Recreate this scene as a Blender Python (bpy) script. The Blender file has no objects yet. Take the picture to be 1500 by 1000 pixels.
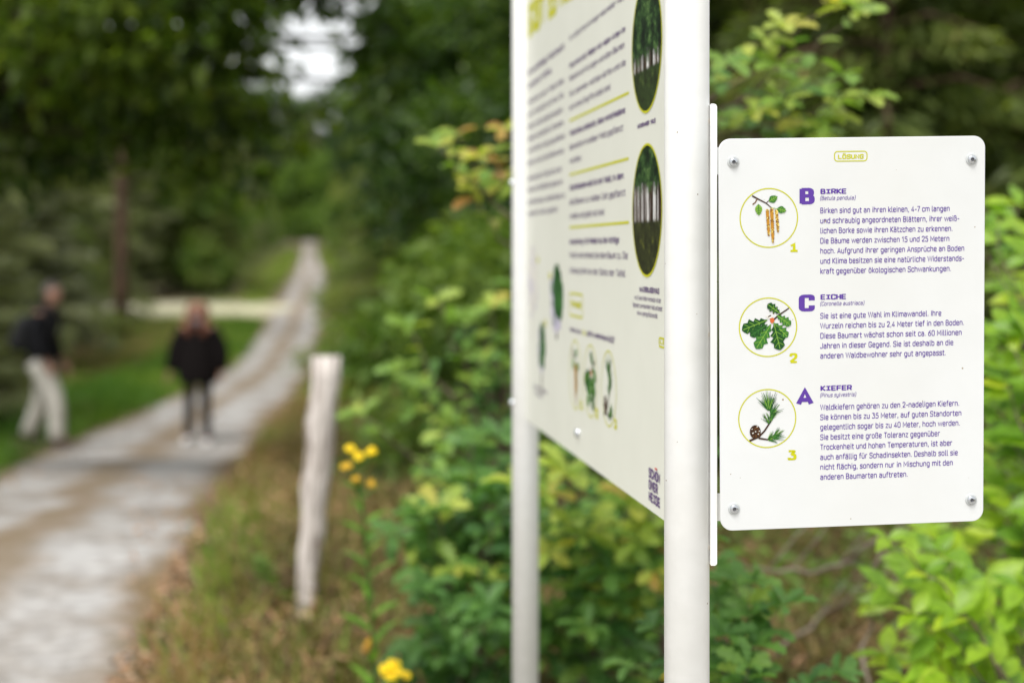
import bpy, math, random
import numpy as np
from mathutils import Vector, Matrix
S = bpy.context.scene
COL = S.collection
R = math.radians
CAMZ = 1.5

# ---------------------------------------------------------------- camera
cam_d = bpy.data.cameras.new('camera')
cam = bpy.data.objects.new('camera', cam_d); COL.objects.link(cam)
cam.location = (0, 0, CAMZ); cam.rotation_euler = (R(90), 0, 0)
cam_d.sensor_width = 36; cam_d.lens = 55.0
cam_d.shift_y = -132 / 1500
cam_d.clip_end = 2000
cam_d.dof.use_dof = True; cam_d.dof.focus_distance = 2.04; cam_d.dof.aperture_fstop = 2.3
S.camera = cam
FPX = 55 / 36 * 1500

# ---------------------------------------------------------------- light
SUN_TO = Vector((-0.20, -0.48, 0.88)).normalized()
world = bpy.data.worlds.new('World'); S.world = world; world.use_nodes = True
nt = world.node_tree
bg = nt.nodes['Background']
sky = nt.nodes.new('ShaderNodeTexSky'); sky.sky_type = 'NISHITA'; sky.sun_disc = False
sky.sun_elevation = math.asin(SUN_TO.z); sky.sun_rotation = math.atan2(SUN_TO.x, SUN_TO.y)
sky.air_density = 1.0; sky.dust_density = 4.0; sky.ozone_density = 1.0
hs = nt.nodes.new('ShaderNodeHueSaturation'); hs.inputs['Saturation'].default_value = 0.30
nt.links.new(sky.outputs[0], hs.inputs['Color']); 
# broken high cloud: a pale veil mixed over the clear sky
wtc = nt.nodes.new('ShaderNodeTexCoord'); wno = nt.nodes.new('ShaderNodeTexNoise'); wno.inputs['Scale'].default_value = 2.2; wno.inputs['Detail'].default_value = 6
wrp = nt.nodes.new('ShaderNodeMapRange'); wrp.inputs['From Min'].default_value = .3; wrp.inputs['From Max'].default_value = .7; wrp.inputs['To Min'].default_value = .8; wrp.inputs['To Max'].default_value = 1.0
wmx = nt.nodes.new('ShaderNodeMix'); wmx.data_type = 'RGBA'; wmx.inputs[7].default_value = (5.0, 5.1, 5.15, 1)
nt.links.new(wtc.outputs['Generated'], wno.inputs['Vector']); nt.links.new(wno.outputs['Fac'], wrp.inputs['Value']); nt.links.new(wrp.outputs[0], wmx.inputs[0])
nt.links.new(hs.outputs[0], wmx.inputs[6]); nt.links.new(wmx.outputs[2], bg.inputs['Color'])
bg.inputs['Strength'].default_value = 0.15
sun_d = bpy.data.lights.new('sun', 'SUN'); sun_d.energy = 2.1; sun_d.angle = R(22); sun_d.color = (1, .98, .94)
sun = bpy.data.objects.new('sun', sun_d); COL.objects.link(sun)
sun.rotation_euler = (-SUN_TO).to_track_quat('-Z', 'Y').to_euler()
sun.location = SUN_TO * 30
S.view_settings.view_transform = 'Standard'; S.view_settings.look = 'None'
S.view_settings.exposure = 0.74; S.view_settings.gamma = 1.0
S.render.engine = 'CYCLES'
S.cycles.use_denoising = True
S.cycles.max_bounces = 8; S.cycles.diffuse_bounces = 6; S.cycles.transmission_bounces = 6
S.cycles.caustics_reflective = False; S.cycles.caustics_refractive = False
S.cycles.sample_clamp_indirect = 6

# ---------------------------------------------------------------- helpers
def tag(o, label=None, cat=None, group=None, kind=None):
    if label: o['label'] = label
    if cat: o['category'] = cat
    if group: o['group'] = group
    if kind: o['kind'] = kind
    return o

def empty(name, loc=(0, 0, 0), rz=0, sc=1):
    o = bpy.data.objects.new(name, None); COL.objects.link(o)
    o.location = loc; o.rotation_euler = (0, 0, rz); o.scale = (sc, sc, sc)
    o.empty_display_size = .1
    return o

def kids(o, memo={}):
    return [c for c in COL.objects if c.parent == o]

def copy_tree(o, loc, rz, sc, children):
    r = o.copy(); COL.objects.link(r)
    r.location = loc; r.rotation_euler = (0, 0, rz); r.scale = sc
    for c in children:
        d = c.copy(); COL.objects.link(d); d.parent = r
    return r

class MB:
    """collects quads and triangles (numpy) and links them as one mesh object"""
    def __init__(self):
        self.v = []; self.f = []; self.n = 0; self.mi = []; self.t = []; self.uv = {}
    def add(self, v, f, mat=0, tint=0.0):
        v = np.asarray(v, float).reshape(-1, 3)
        self.v.append(v)
        fa = [tuple(int(i) + self.n for i in q) for q in f]
        self.f += fa; self.mi += [mat] * len(fa)
        t = np.full(len(v), tint) if np.isscalar(tint) else np.asarray(tint)
        self.t.append(t); self.n += len(v)
    def build(self, name, mats, parent=None, smooth=True):
        me = bpy.data.meshes.new(name)
        v = np.concatenate(self.v) if self.v else np.zeros((0, 3))
        me.from_pydata(v.tolist(), [], self.f)
        if not isinstance(mats, (list, tuple)): mats = [mats]
        for m in mats: me.materials.append(m)
        if len(mats) > 1: me.polygons.foreach_set('material_index', self.mi)
        a = me.attributes.new('tint', 'FLOAT', 'POINT'); a.data.foreach_set('value', np.concatenate(self.t).astype(np.float32))
        if smooth: me.polygons.foreach_set('use_smooth', [True] * len(me.polygons))
        me.update()
        o = bpy.data.objects.new(name, me); COL.objects.link(o)
        if parent: o.parent = parent
        return o

def tube(mb, pts, rad, seg=8, mat=0, tint=0.0, cap=True):
    pts = np.asarray(pts, float); n = len(pts)
    rad = np.full(n, rad) if np.isscalar(rad) else np.asarray(rad, float)
    d = np.gradient(pts, axis=0); d /= np.linalg.norm(d, axis=1)[:, None] + 1e-9
    up = np.array([0, 0, 1.]) if abs(d[0][2]) < .9 else np.array([1., 0, 0])
    a = np.cross(d[0], up); a /= np.linalg.norm(a)
    vs = []
    for i in range(n):
        a = a - d[i] * a.dot(d[i]); a /= np.linalg.norm(a) + 1e-9
        b = np.cross(d[i], a)
        th = np.linspace(0, 2 * np.pi, seg, endpoint=False)
        vs.append(pts[i] + rad[i] * (np.cos(th)[:, None] * a + np.sin(th)[:, None] * b))
    v = np.concatenate(vs)
    f = []
    for i in range(n - 1):
        for j in range(seg):
            k = (j + 1) % seg
            f.append((i * seg + j, i * seg + k, (i + 1) * seg + k, (i + 1) * seg + j))
    if cap:
        f.append(tuple(reversed(range(seg)))); f.append(tuple(range((n - 1) * seg, n * seg)))
    mb.add(v, f, mat, tint)

def box(mb, c, s, mat=0, M=None):
    x, y, z = [k / 2 for k in s]
    v = np.array([(-x, -y, -z), (x, -y, -z), (x, y, -z), (-x, y, -z), (-x, -y, z), (x, -y, z), (x, y, z), (-x, y, z)])
    if M is not None: v = v @ np.array(M).T
    mb.add(v + np.array(c), [(3, 2, 1, 0), (4, 5, 6, 7), (0, 1, 5, 4), (1, 2, 6, 5), (2, 3, 7, 6), (3, 0, 4, 7)], mat)

# leaf clouds ----------------------------------------------------
TEMPL = {
    'oak': [(0, .015), (.1, .05), (.2, .15), (.28, .09), (.4, .23), (.5, .13), (.62, .28), (.72, .17), (.86, .2), (.95, .1), (1, .0)],
    'ovate': [(0, .01), (.12, .12), (.32, .235), (.52, .24), (.74, .16), (.9, .06), (1, 0)],
    'lance': [(0, .02), (.3, .12), (.6, .1), (1, 0)],
    'simple': [(0, .03), (.4, .3), (.75, .24), (1, .02)],
    'needle': [(0, .035), (.5, .05), (1, .0)],
    'blade': [(0, .03), (.55, .022), (1, 0)],
}
def unit(a):
    return a / (np.linalg.norm(a, axis=-1, keepdims=True) + 1e-9)

def leaf_object(name, L, templ, mat, parent=None, flat=False, fold=.45, droop=.25, wide=1.0):
    """L: dict of arrays pos, dir, nrm, size, tint"""
    P, D, N, Z, T = (np.asarray(L[k], float) for k in ('pos', 'dir', 'nrm', 'size', 'tint'))
    n = len(P); st = np.array(TEMPL[templ]); k = len(st)
    D = unit(D); N = unit(N - D * (N * D).sum(1)[:, None]); B = np.cross(N, D)
    x = st[:, 0]; w = st[:, 1] * wide
    if flat:
        loc = np.concatenate([np.stack([x, -w, -droop * x ** 2], 1), np.stack([x, w, -droop * x ** 2], 1)])
        faces = [(i, i + 1, k + i + 1, k + i) for i in range(k - 1)]
    else:
        loc = np.concatenate([np.stack([x, -w, fold * w - droop * x ** 2], 1), np.stack([x, 0 * w, -droop * x ** 2], 1), np.stack([x, w, fold * w - droop * x ** 2], 1)])
        faces = [(i, i + 1, k + i + 1, k + i) for i in range(k - 1)] + [(k + i, k + i + 1, 2 * k + i + 1, 2 * k + i) for i in range(k - 1)]
    m = len(loc); F = np.array(faces)
    V = P[:, None, :] + Z[:, None, None] * (loc[None, :, 0:1] * D[:, None, :] + loc[None, :, 1:2] * B[:, None, :] + loc[None, :, 2:3] * N[:, None, :])
    V = V.reshape(-1, 3).astype(np.float32)
    FF = (F[None] + (np.arange(n) * m)[:, None, None]).reshape(-1).astype(np.int32)
    nf = n * len(F)
    me = bpy.data.meshes.new(name)
    me.vertices.add(len(V)); me.vertices.foreach_set('co', V.ravel())
    me.loops.add(nf * 4); me.loops.foreach_set('vertex_index', FF)
    me.polygons.add(nf); me.polygons.foreach_set('loop_start', np.arange(nf, dtype=np.int32) * 4)
    me.polygons.foreach_set('use_smooth', np.ones(nf, bool))
    me.materials.append(mat)
    a = me.attributes.new('tint', 'FLOAT', 'POINT'); a.data.foreach_set('value', np.repeat(T, m).astype(np.float32))
    me.update(calc_edges=True)
    o = bpy.data.objects.new(name, me); COL.objects.link(o)
    if parent: o.parent = parent
    return o

class Leaves:
    def __init__(self): self.d = {k: [] for k in ('pos', 'dir', 'nrm', 'size', 'tint')}
    def add(self, pos, dr, nrm, size, tint):
        for k, v in zip(('pos', 'dir', 'nrm'), (pos, dr, nrm)): self.d[k].append(np.asarray(v, float).reshape(-1, 3))
        n = len(self.d['pos'][-1])
        self.d['size'].append(np.broadcast_to(np.asarray(size, float), (n,))); self.d['tint'].append(np.broadcast_to(np.asarray(tint, float), (n,)))
    def arr(self): return {k: np.concatenate(v) for k, v in self.d.items()}
    def build(self, name, templ, mat, parent=None, **kw): return leaf_object(name, self.arr(), templ, mat, parent, **kw)

# materials ------------------------------------------------------
def mat(name):
    m = bpy.data.materials.new(name); m.use_nodes = True
    n = m.node_tree; return m, n, n.nodes['Principled BSDF'], n.nodes['Material Output']
def node(n, t, **kw):
    x = n.nodes.new(t)
    for k, v in kw.items():
        if k in x.inputs: x.inputs[k].default_value = v
        else: setattr(x, k, v)
    return x
def ramp(n, fac, stops):
    r = n.nodes.new('ShaderNodeValToRGB'); e = r.color_ramp.elements
    while len(e) < len(stops): e.new(.5)
    for q, (p, c) in zip(e, stops): q.position = p; q.color = (*c, 1)
    if fac is not None: n.links.new(fac, r.inputs[0])
    return r
def leaf_mat(name, stops, trans=.35, rough=.42, spec=.4, var=.25):
    m, n, b, out = mat(name)
    at = node(n, 'ShaderNodeAttribute', attribute_name='tint')
    r = ramp(n, at.outputs['Fac'], stops)
    oi = n.nodes.new('ShaderNodeObjectInfo')
    h = n.nodes.new('ShaderNodeHueSaturation')
    mr = node(n, 'ShaderNodeMapRange'); mr.inputs['To Min'].default_value = 1 - var; mr.inputs['To Max'].default_value = 1 + var
    n.links.new(oi.outputs['Random'], mr.inputs['Value']); n.links.new(mr.outputs[0], h.inputs['Value'])
    ltc = n.nodes.new('ShaderNodeTexCoord'); lno = node(n, 'ShaderNodeTexNoise', Scale=38, Detail=4); n.links.new(ltc.outputs['Object'], lno.inputs['Vector'])
    lrp = ramp(n, lno.outputs['Fac'], [(.3, (.72, .74, .7)), (.55, (1.0, 1.0, 1.0)), (.75, (1.22, 1.16, 1.1))]); lmx = node(n, 'ShaderNodeMix', data_type='RGBA', blend_type='MULTIPLY'); lmx.inputs[0].default_value = 1
    n.links.new(r.outputs[0], lmx.inputs[6]); n.links.new(lrp.outputs[0], lmx.inputs[7]); n.links.new(lmx.outputs[2], h.inputs['Color'])
    n.links.new(h.outputs[0], b.inputs['Base Color'])
    b.inputs['Roughness'].default_value = rough; b.inputs['Specular IOR Level'].default_value = spec
    t = n.nodes.new('ShaderNodeBsdfTranslucent')
    mx2 = node(n, 'ShaderNodeMix', data_type='RGBA', blend_type='MULTIPLY'); mx2.inputs[0].default_value = 1
    n.links.new(h.outputs[0], mx2.inputs[6]); mx2.inputs[7].default_value = (1.5, 1.6, .6, 1)
    n.links.new(mx2.outputs[2], t.inputs['Color'])
    ms = n.nodes.new('ShaderNodeMixShader'); ms.inputs[0].default_value = trans
    n.links.new(b.outputs[0], ms.inputs[1]); n.links.new(t.outputs[0], ms.inputs[2]); n.links.new(ms.outputs[0], out.inputs['Surface'])
    return m
def noise_mat(name, c1, c2, scale=8, rough=.8, bump=.3, detail=6, stretch=None, mid=(.35, .65), spec=.3):
    if 'black' in name: spec = .08
    m, n, b, out = mat(name)
    tc = n.nodes.new('ShaderNodeTexCoord'); src = tc.outputs['Object']
    if stretch:
        mp = n.nodes.new('ShaderNodeMapping'); mp.inputs['Scale'].default_value = stretch
        n.links.new(src, mp.inputs[0]); src = mp.outputs[0]
    z = node(n, 'ShaderNodeTexNoise', Scale=scale, Detail=detail); n.links.new(src, z.inputs['Vector'])
    r = ramp(n, z.outputs['Fac'], [(mid[0], c1), (mid[1], c2)])
    n.links.new(r.outputs[0], b.inputs['Base Color']); b.inputs['Roughness'].default_value = rough
    b.inputs['Specular IOR Level'].default_value = spec
    if bump:
        bp = node(n, 'ShaderNodeBump', Strength=bump, Distance=.02); n.links.new(z.outputs['Fac'], bp.inputs['Height'])
        n.links.new(bp.outputs[0], b.inputs['Normal'])
    return m
def plain(name, c, rough=.5, metal=0, spec=.4):
    m, n, b, out = mat(name)
    if 'print' in name: rough, spec = .6, .1
    b.inputs['Base Color'].default_value = (*c, 1); b.inputs['Roughness'].default_value = rough
    b.inputs['Metallic'].default_value = metal; b.inputs['Specular IOR Level'].default_value = spec
    return m

M_POST = noise_mat('white_powder_coat', (.79, .795, .785), (.84, .845, .84), 30, .38, .03, mid=(.3, .7))
M_PLATE = noise_mat('white_printed_plate', (.655, .668, .672), (.68, .693, .70), 14, .33, .0, mid=(.3, .7))
M_BOARD = noise_mat('pale_grey_green_board', (.69, .695, .62), (.72, .725, .65), 9, .4, .0, mid=(.3, .7))
def speckle(m, scale, thr, col):
    """sparse tiny specks of dirt, as on any board that stands outdoors"""
    n = m.node_tree; b = n.nodes['Principled BSDF']; src = b.inputs['Base Color'].links[0].from_socket
    tc = n.nodes.new('ShaderNodeTexCoord'); v = node(n, 'ShaderNodeTexVoronoi', Scale=scale); n.links.new(tc.outputs['Object'], v.inputs['Vector'])
    sp = n.nodes.new('ShaderNodeSeparateColor'); n.links.new(v.outputs['Color'], sp.inputs[0])
    th = node(n, 'ShaderNodeMath', operation='MULTIPLY'); n.links.new(sp.outputs[0], th.inputs[0]); th.inputs[1].default_value = thr
    p4 = node(n, 'ShaderNodeMath', operation='POWER'); n.links.new(th.outputs[0], p4.inputs[0]); p4.inputs[1].default_value = 1.0
    pw4 = node(n, 'ShaderNodeMath', operation='LESS_THAN'); n.links.new(v.outputs['Distance'], pw4.inputs[0])
    q = node(n, 'ShaderNodeMath', operation='SUBTRACT'); n.links.new(p4.outputs[0], q.inputs[0]); q.inputs[1].default_value = thr * .72
    n.links.new(q.outputs[0], pw4.inputs[1])
    dz = node(n, 'ShaderNodeTexNoise', Scale=3.0, Detail=5); n.links.new(tc.outputs['Object'], dz.inputs['Vector'])
    dr = ramp(n, dz.outputs['Fac'], [(.35, (.965, .955, .93)), (.65, (1, 1, 1))])
    mm = node(n, 'ShaderNodeMix', data_type='RGBA', blend_type='MULTIPLY'); mm.inputs[0].default_value = 1; n.links.new(src, mm.inputs[6]); n.links.new(dr.outputs[0], mm.inputs[7])
    k = node(n, 'ShaderNodeMix', data_type='RGBA'); n.links.new(pw4.outputs[0], k.inputs[0]); n.links.new(mm.outputs[2], k.inputs[6]); k.inputs[7].default_value = (*col, 1)
    n.links.new(k.outputs[2], b.inputs['Base Color'])
for m_ in (M_PLATE, M_POST): speckle(m_, 75, .35, (.30, .24, .16))
M_PURPLE = plain('purple_print', (.105, .048, .30), .5)
M_INK = plain('dark_violet_print', (.13, .085, .19), .5)
M_LIME = plain('lime_print', (.50, .50, .012), .5)
M_RED = plain('red_print', (.75, .10, .05), .5)
M_ZINC = plain('zinc_bolt', (.52, .54, .57), .25, .85)
M_WASH = plain('pale_washer', (.48, .50, .50), .4, 0)
M_DARK = plain('dark_recess', (.10, .10, .11), .5)
M_TAN = plain('tan_spacer', (.55, .46, .34), .6)  # spacers take the tan tone of the gap between post and bar
M_BARK = noise_mat('dark_bark', (.025, .018, .012), (.075, .055, .04), 6, .9, .6, stretch=(3, 3, .6))
M_PINEBARK = noise_mat('pine_bark', (.045, .026, .017), (.14, .085, .055), 5, .9, .6, stretch=(3, 3, .6))
M_TWIG = noise_mat('twig_bark', (.09, .065, .045), (.2, .15, .11), 30, .8, .2)
M_GREYTWIG = noise_mat('dead_wood', (.17, .13, .10), (.34, .28, .23), 18, .85, .3, stretch=(1, 1, .4))
M_WEATHER = noise_mat('weathered_post_wood', (.20, .155, .125), (.66, .60, .56), 11, .9, .8, stretch=(5, 5, .35), mid=(.36, .56))
G1, G2, G3, G4 = (.012, .032, .006), (.035, .085, .014), (.075, .15, .022), (.16, .23, .03)
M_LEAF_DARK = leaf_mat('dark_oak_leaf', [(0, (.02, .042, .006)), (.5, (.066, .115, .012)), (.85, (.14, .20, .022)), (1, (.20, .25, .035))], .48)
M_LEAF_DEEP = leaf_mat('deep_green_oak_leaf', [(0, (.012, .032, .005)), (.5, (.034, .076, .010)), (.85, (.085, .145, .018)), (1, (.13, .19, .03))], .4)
M_LEAF_OAK = leaf_mat('young_oak_leaf', [(0, (.06, .16, .04)), (.45, (.13, .27, .055)), (.7, (.24, .37, .06)), (.87, (.46, .52, .09)), (.97, (.50, .46, .09)), (1, (.46, .24, .07))], .4, .45, .35, .1)
M_LEAF_LIME = leaf_mat('bright_beech_leaf', [(0, (.07, .17, .018)), (.4, (.20, .36, .025)), (.75, (.36, .50, .03)), (1, (.55, .58, .05))], .45, .4, .4, .08)
M_NEEDLE = leaf_mat('conifer_needles', [(0, (.06, .09, .022)), (.5, (.155, .205, .048)), (.85, (.25, .29, .075)), (1, (.36, .21, .10))], .45, .5, .35, .3)
M_NEEDLE_GREY = leaf_mat('greyish_conifer_needles', [(0, (.10, .115, .045)), (.5, (.23, .255, .12)), (.85, (.35, .375, .21)), (1, (.40, .38, .26))], .4, .38, .6, .3)
M_LEAF_FAR = leaf_mat('roadside_leaf', [(0, (.04, .085, .012)), (.5, (.11, .19, .028)), (1, (.22, .30, .055))], .42, .5, .35, .25)
M_GRASS = leaf_mat('grass_blade', [(0, (.06, .15, .014)), (.45, (.14, .26, .025)), (.7, (.26, .31, .05)), (.85, (.36, .29, .12)), (1, (.34, .20, .10))], .3, .5, .3, 0)
M_HEATH = leaf_mat('heather_sprig', [(0, (.085, .055, .032)), (.25, (.17, .11, .055)), (.45, (.13, .15, .04)), (.62, (.24, .20, .07)), (.8, (.36, .22, .11)), (1, (.46, .27, .17))], .15, .7, .2, 0)
M_LITTER = leaf_mat('fallen_leaf', [(0, (.13, .07, .04)), (.5, (.36, .20, .11)), (1, (.56, .40, .27))], .1, .7, .2, 0)
M_YELLOW = leaf_mat('yellow_ray_floret', [(0, (.42, .22, .03)), (1, (.85, .65, .015))], .25, .6, .2, 0)
M_WEED = leaf_mat('weed_leaf', [(0, (.06, .16, .02)), (1, (.17, .33, .04))], .35, .5, .3, 0)

# ---------------------------------------------------------------- terrain
GY = np.array([-40, 5, 8, 12, 17.5, 30, 43, 60, 90, 150, 200, 420.])
GZ = np.array([-1.5, -1.5, -1.53, -1.76, -2.2, -2.25, -2.1, -1.9, -1.2, .25, 1.3, 5.0])
RY = np.array([-40, 6, 12, 25, 60, 150, 420.])
RZ = np.array([-1.5, -1.48, -1.45, -1.3, -.8, .8, 5.])
def sm(x, a, b):
    t = np.clip((x - a) / (b - a), 0, 1); return t * t * (3 - 2 * t)
EDGE = [(1000, -850, 215), (900, -520, 258), (800, -260, 300), (740, -110, 330), (700, -45, 350), (668, 35, 372), (643, 98, 388), (616, 165, 408),
        (574, 262, 442), (540, 325, 458), (520, 350, 464), (480, 377, 477), (440, 402, 481), (400, 431, 477), (372, 441, 464), (366, 443, 461)]
_yy = np.linspace(4, 190, 4000); _dr = -np.interp(_yy, GY, GZ) / _yy
def y_of(py): return float(_yy[np.argmin(np.abs(_dr - (py - 368) / FPX))])
PE = [(y_of(p), (l - 750) / FPX, (r - 750) / FPX) for p, l, r in EDGE]
PE = [(y, l * y, r * y) for y, l, r in PE]
PE = [(-6, -4.1, .15)] + PE + [(230, -30.8, -28.6)]
PY = np.array([p[0] for p in PE]); PL = np.array([p[1] for p in PE]); PR = np.array([p[2] for p in PE])
def pc(y): return (np.interp(y, PY, PL) + np.interp(y, PY, PR)) / 2
def pw(y): return (np.interp(y, PY, PR) - np.interp(y, PY, PL)) / 2
def base_h(x, y):
    a = np.interp(y, GY, GZ); b = np.interp(y, RY, RZ)
    off = x - pc(y)
    k = sm(off, 1.6 + .05 * np.abs(y), 5 + .1 * np.abs(y))
    return CAMZ + a * (1 - k) + b * k
def ground(x, y):
    x = np.asarray(x, float); y = np.asarray(y, float)
    off = np.abs(x - pc(y)) - pw(y)
    k = sm(off, -.45, .0)
    n = .05 * np.sin(1.7 * x + .6 * y) * np.sin(1.3 * y - .5 * x) + .03 * np.sin(4.1 * x + 2) * np.sin(3.7 * y)
    q = sm(y, 45.5, 48) * sm(-y, -62.5, -60) * sm(-(x - pc(y)), 0, 1)
    return base_h(x, y) + (k * (n * sm(off, 0, .6) + .015 + .035 * sm(off, 0, .8)) - .07 * (1 - k)) * (1 - q) - .06 * q
def edge_in(x, y): return 1 - sm(np.abs(x - pc(y)) - pw(y), -.45, .0)
def gz(x, y): return float(ground(x, y))

ys = np.concatenate([np.arange(-12, 3, 1.), np.arange(3, 26, .3), np.arange(26, 70, 1.), np.arange(70, 200, 4.), np.arange(200, 421, 20.)])
xs = np.concatenate([np.arange(-260, -40, 20.), np.arange(-40, -14, 1.2), np.arange(-14, 6, .22), np.arange(6, 30, 1.2), np.arange(30, 261, 20.)])
X, Y = np.meshgrid(xs, ys); Zg = ground(X, Y)
mb = MB(); nx = len(xs)
mb.add(np.stack([X.ravel(), Y.ravel(), Zg.ravel()], 1), [(j * nx + i, j * nx + i + 1, (j + 1) * nx + i + 1, (j + 1) * nx + i) for j in range(len(ys) - 1) for i in range(nx - 1)])
m, n, b, out = mat('forest_floor')
tc = n.nodes.new('ShaderNodeTexCoord')
z1 = node(n, 'ShaderNodeTexNoise', Scale=.9, Detail=8); z2 = node(n, 'ShaderNodeTexNoise', Scale=14, Detail=6)
for z in (z1, z2): n.links.new(tc.outputs['Object'], z.inputs['Vector'])
r1 = ramp(n, z1.outputs['Fac'], [(.35, (.075, .045, .026)), (.5, (.09, .075, .03)), (.66, (.07, .095, .022))])
r2 = ramp(n, z2.outputs['Fac'], [(.3, (.4, .38, .35)), (.7, (1.5, 1.4, 1.3))])
mx = node(n, 'ShaderNodeMix', data_type='RGBA', blend_type='MULTIPLY'); mx.inputs[0].default_value = 1
n.links.new(r1.outputs[0], mx.inputs[6]); n.links.new(r2.outputs[0], mx.inputs[7]); n.links.new(mx.outputs[2], b.inputs['Base Color'])
b.inputs['Roughness'].default_value = .95
bp = node(n, 'ShaderNodeBump', Strength=.7, Distance=.05); n.links.new(z2.outputs['Fac'], bp.inputs['Height']); n.links.new(bp.outputs[0], b.inputs['Normal'])
tag(mb.build('ground', m), kind='structure')

def strip(name, rows, cols, fn, material):
    """rows: parameter values; fn(s, t) -> x, y ; laid just above the ground, uv = (t, s)"""
    mb = MB(); V = []; UV = []
    for s in rows:
        for t in cols:
            x, y = fn(s, t); e = abs(t)
            V.append((x, y, float(base_h(x, y)) + .012 - .03 * max(0, e - .9) * 10 + .03 * max(0, .3 - e))); UV.append((t * .5 + .5, s))
    c = len(cols)
    mb.add(V, [(j * c + i, j * c + i + 1, (j + 1) * c + i + 1, (j + 1) * c + i) for j in range(len(rows) - 1) for i in range(c - 1)])
    o = mb.build(name, material)
    uv = o.data.uv_layers.new(name='uv')
    idx = np.zeros(len(o.data.loops), np.int32); o.data.loops.foreach_get('vertex_index', idx)
    uv.data.foreach_set('uv', np.array(UV, np.float32)[idx].ravel())
    return tag(o, kind='structure')
def track_mat(name, sand1, sand2, verge, centre, two=True):
    m, n, b, out = mat(name)
    uv = n.nodes.new('ShaderNodeUVMap'); tc = n.nodes.new('ShaderNodeTexCoord')
    sx = n.nodes.new('ShaderNodeSeparateXYZ'); n.links.new(uv.outputs[0], sx.inputs[0])
    za = node(n, 'ShaderNodeTexNoise', Scale=.8, Detail=7); zb = node(n, 'ShaderNodeTexNoise', Scale=11, Detail=8); zc = node(n, 'ShaderNodeTexVoronoi', Scale=38)
    for z in (za, zb, zc): n.links.new(tc.outputs['Object'], z.inputs['Vector'])
    ad = node(n, 'ShaderNodeMath', operation='MULTIPLY_ADD'); n.links.new(za.outputs['Fac'], ad.inputs[0]); ad.inputs[1].default_value = .46
    sub = node(n, 'ShaderNodeMath', operation='SUBTRACT'); n.links.new(sx.outputs[0], sub.inputs[0]); sub.inputs[1].default_value = .23
    n.links.new(sub.outputs[0], ad.inputs[2])
    lo, hi = (1.0, 1.0)
    if two:
        st = [(.0, (0, 0, 0)), (.08, (.1,) * 3), (.2, (1,) * 3), (.37, (.95,) * 3), (.46, (.2,) * 3), (.56, (.3,) * 3), (.65, (1,) * 3), (.84, (1,) * 3), (.94, (.1,) * 3), (1, (0, 0, 0))]
    else:
        st = [(.0, (0, 0, 0)), (.2, (.8,) * 3), (.5, (1,) * 3), (.8, (.8,) * 3), (1, (0, 0, 0))]
    k = ramp(n, ad.outputs[0], st)
    sand = ramp(n, zb.outputs['Fac'], [(.3, sand1), (.68, sand2)])
    zd = node(n, 'ShaderNodeTexNoise', Scale=1.7, Detail=8, Roughness=.7); n.links.new(tc.outputs['Object'], zd.inputs['Vector'])
    pat = ramp(n, zd.outputs['Fac'], [(.36, (.60, .54, .48)), (.49, (.88, .86, .84)), (.62, (1.10, 1.11, 1.13))]); sm_x = node(n, 'ShaderNodeMix', data_type='RGBA', blend_type='MULTIPLY'); sm_x.inputs[0].default_value = 1
    n.links.new(sand.outputs[0], sm_x.inputs[6]); n.links.new(pat.outputs[0], sm_x.inputs[7])
    dirt = ramp(n, zb.outputs['Fac'], [(.35, centre), (.65, verge)])
    mx = node(n, 'ShaderNodeMix', data_type='RGBA'); n.links.new(k.outputs[0], mx.inputs[0]); n.links.new(dirt.outputs[0], mx.inputs[6]); n.links.new(sm_x.outputs[2], mx.inputs[7])
    n.links.new(mx.outputs[2], b.inputs['Base Color']); b.inputs['Roughness'].default_value = .95; b.inputs['Specular IOR Level'].default_value = .2
    bp = node(n, 'ShaderNodeBump', Strength=.5, Distance=.02); n.links.new(zb.outputs['Fac'], bp.inputs['Height'])
    bp2 = node(n, 'ShaderNodeBump', Strength=.4, Distance=.012); n.links.new(zc.outputs['Distance'], bp2.inputs['Height']); n.links.new(bp.outputs[0], bp2.inputs['Normal'])
    n.links.new(bp2.outputs[0], b.inputs['Normal'])
    return m
M_TRACK = track_mat('sandy_track', (.25, .235, .22), (.45, .435, .42), (.19, .125, .075), (.16, .115, .05))
rows = np.concatenate([np.arange(-6, 30, .4), np.arange(30, 80, 1.5), np.arange(80, 231, 5.)])
strip('track', rows, np.linspace(-1, 1, 15), lambda s, t: (float(pc(s) + t * pw(s)), float(s)), M_TRACK)
M_SIDE = track_mat('pale_side_track', (.46, .43, .31), (.60, .57, .43), (.33, .32, .14), (.33, .32, .14), False)
M_BOUNCE = noise_mat('unseen_bounce_sand', (.34, .31, .27), (.50, .475, .44), 6, .95, .4)  # pale sand added out of view, bounces light onto posts and board
cm = MB(); cx_a = np.linspace(-7, 3.2, 35); cy_a = np.linspace(-9, 2.95, 41); CX, CY = np.meshgrid(cx_a, cy_a)
CX = CX + .12 * np.sin(CY * 2.1) * (np.abs(CX + 1.9) > 4.5); CY = CY + .1 * np.sin(CX * 2.7) * (CY > 2.3)
cm.add(np.stack([CX.ravel(), CY.ravel(), (ground(CX, CY) + .02 + .09 * (edge_in(CX, CY))).ravel()], 1), [(j * 35 + i, j * 35 + i + 1, (j + 1) * 35 + i + 1, (j + 1) * 35 + i) for j in range(40) for i in range(34)])
tag(cm.build('unseen_bounce_sand', M_BOUNCE), kind='structure')
strip('side_track', np.arange(.2, 45, 1.0), np.linspace(-1, 1, 9), lambda s, t: (float(pc(54)) - s, 54.0 + t * 5.0 + .02 * s), M_SIDE)

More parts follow.
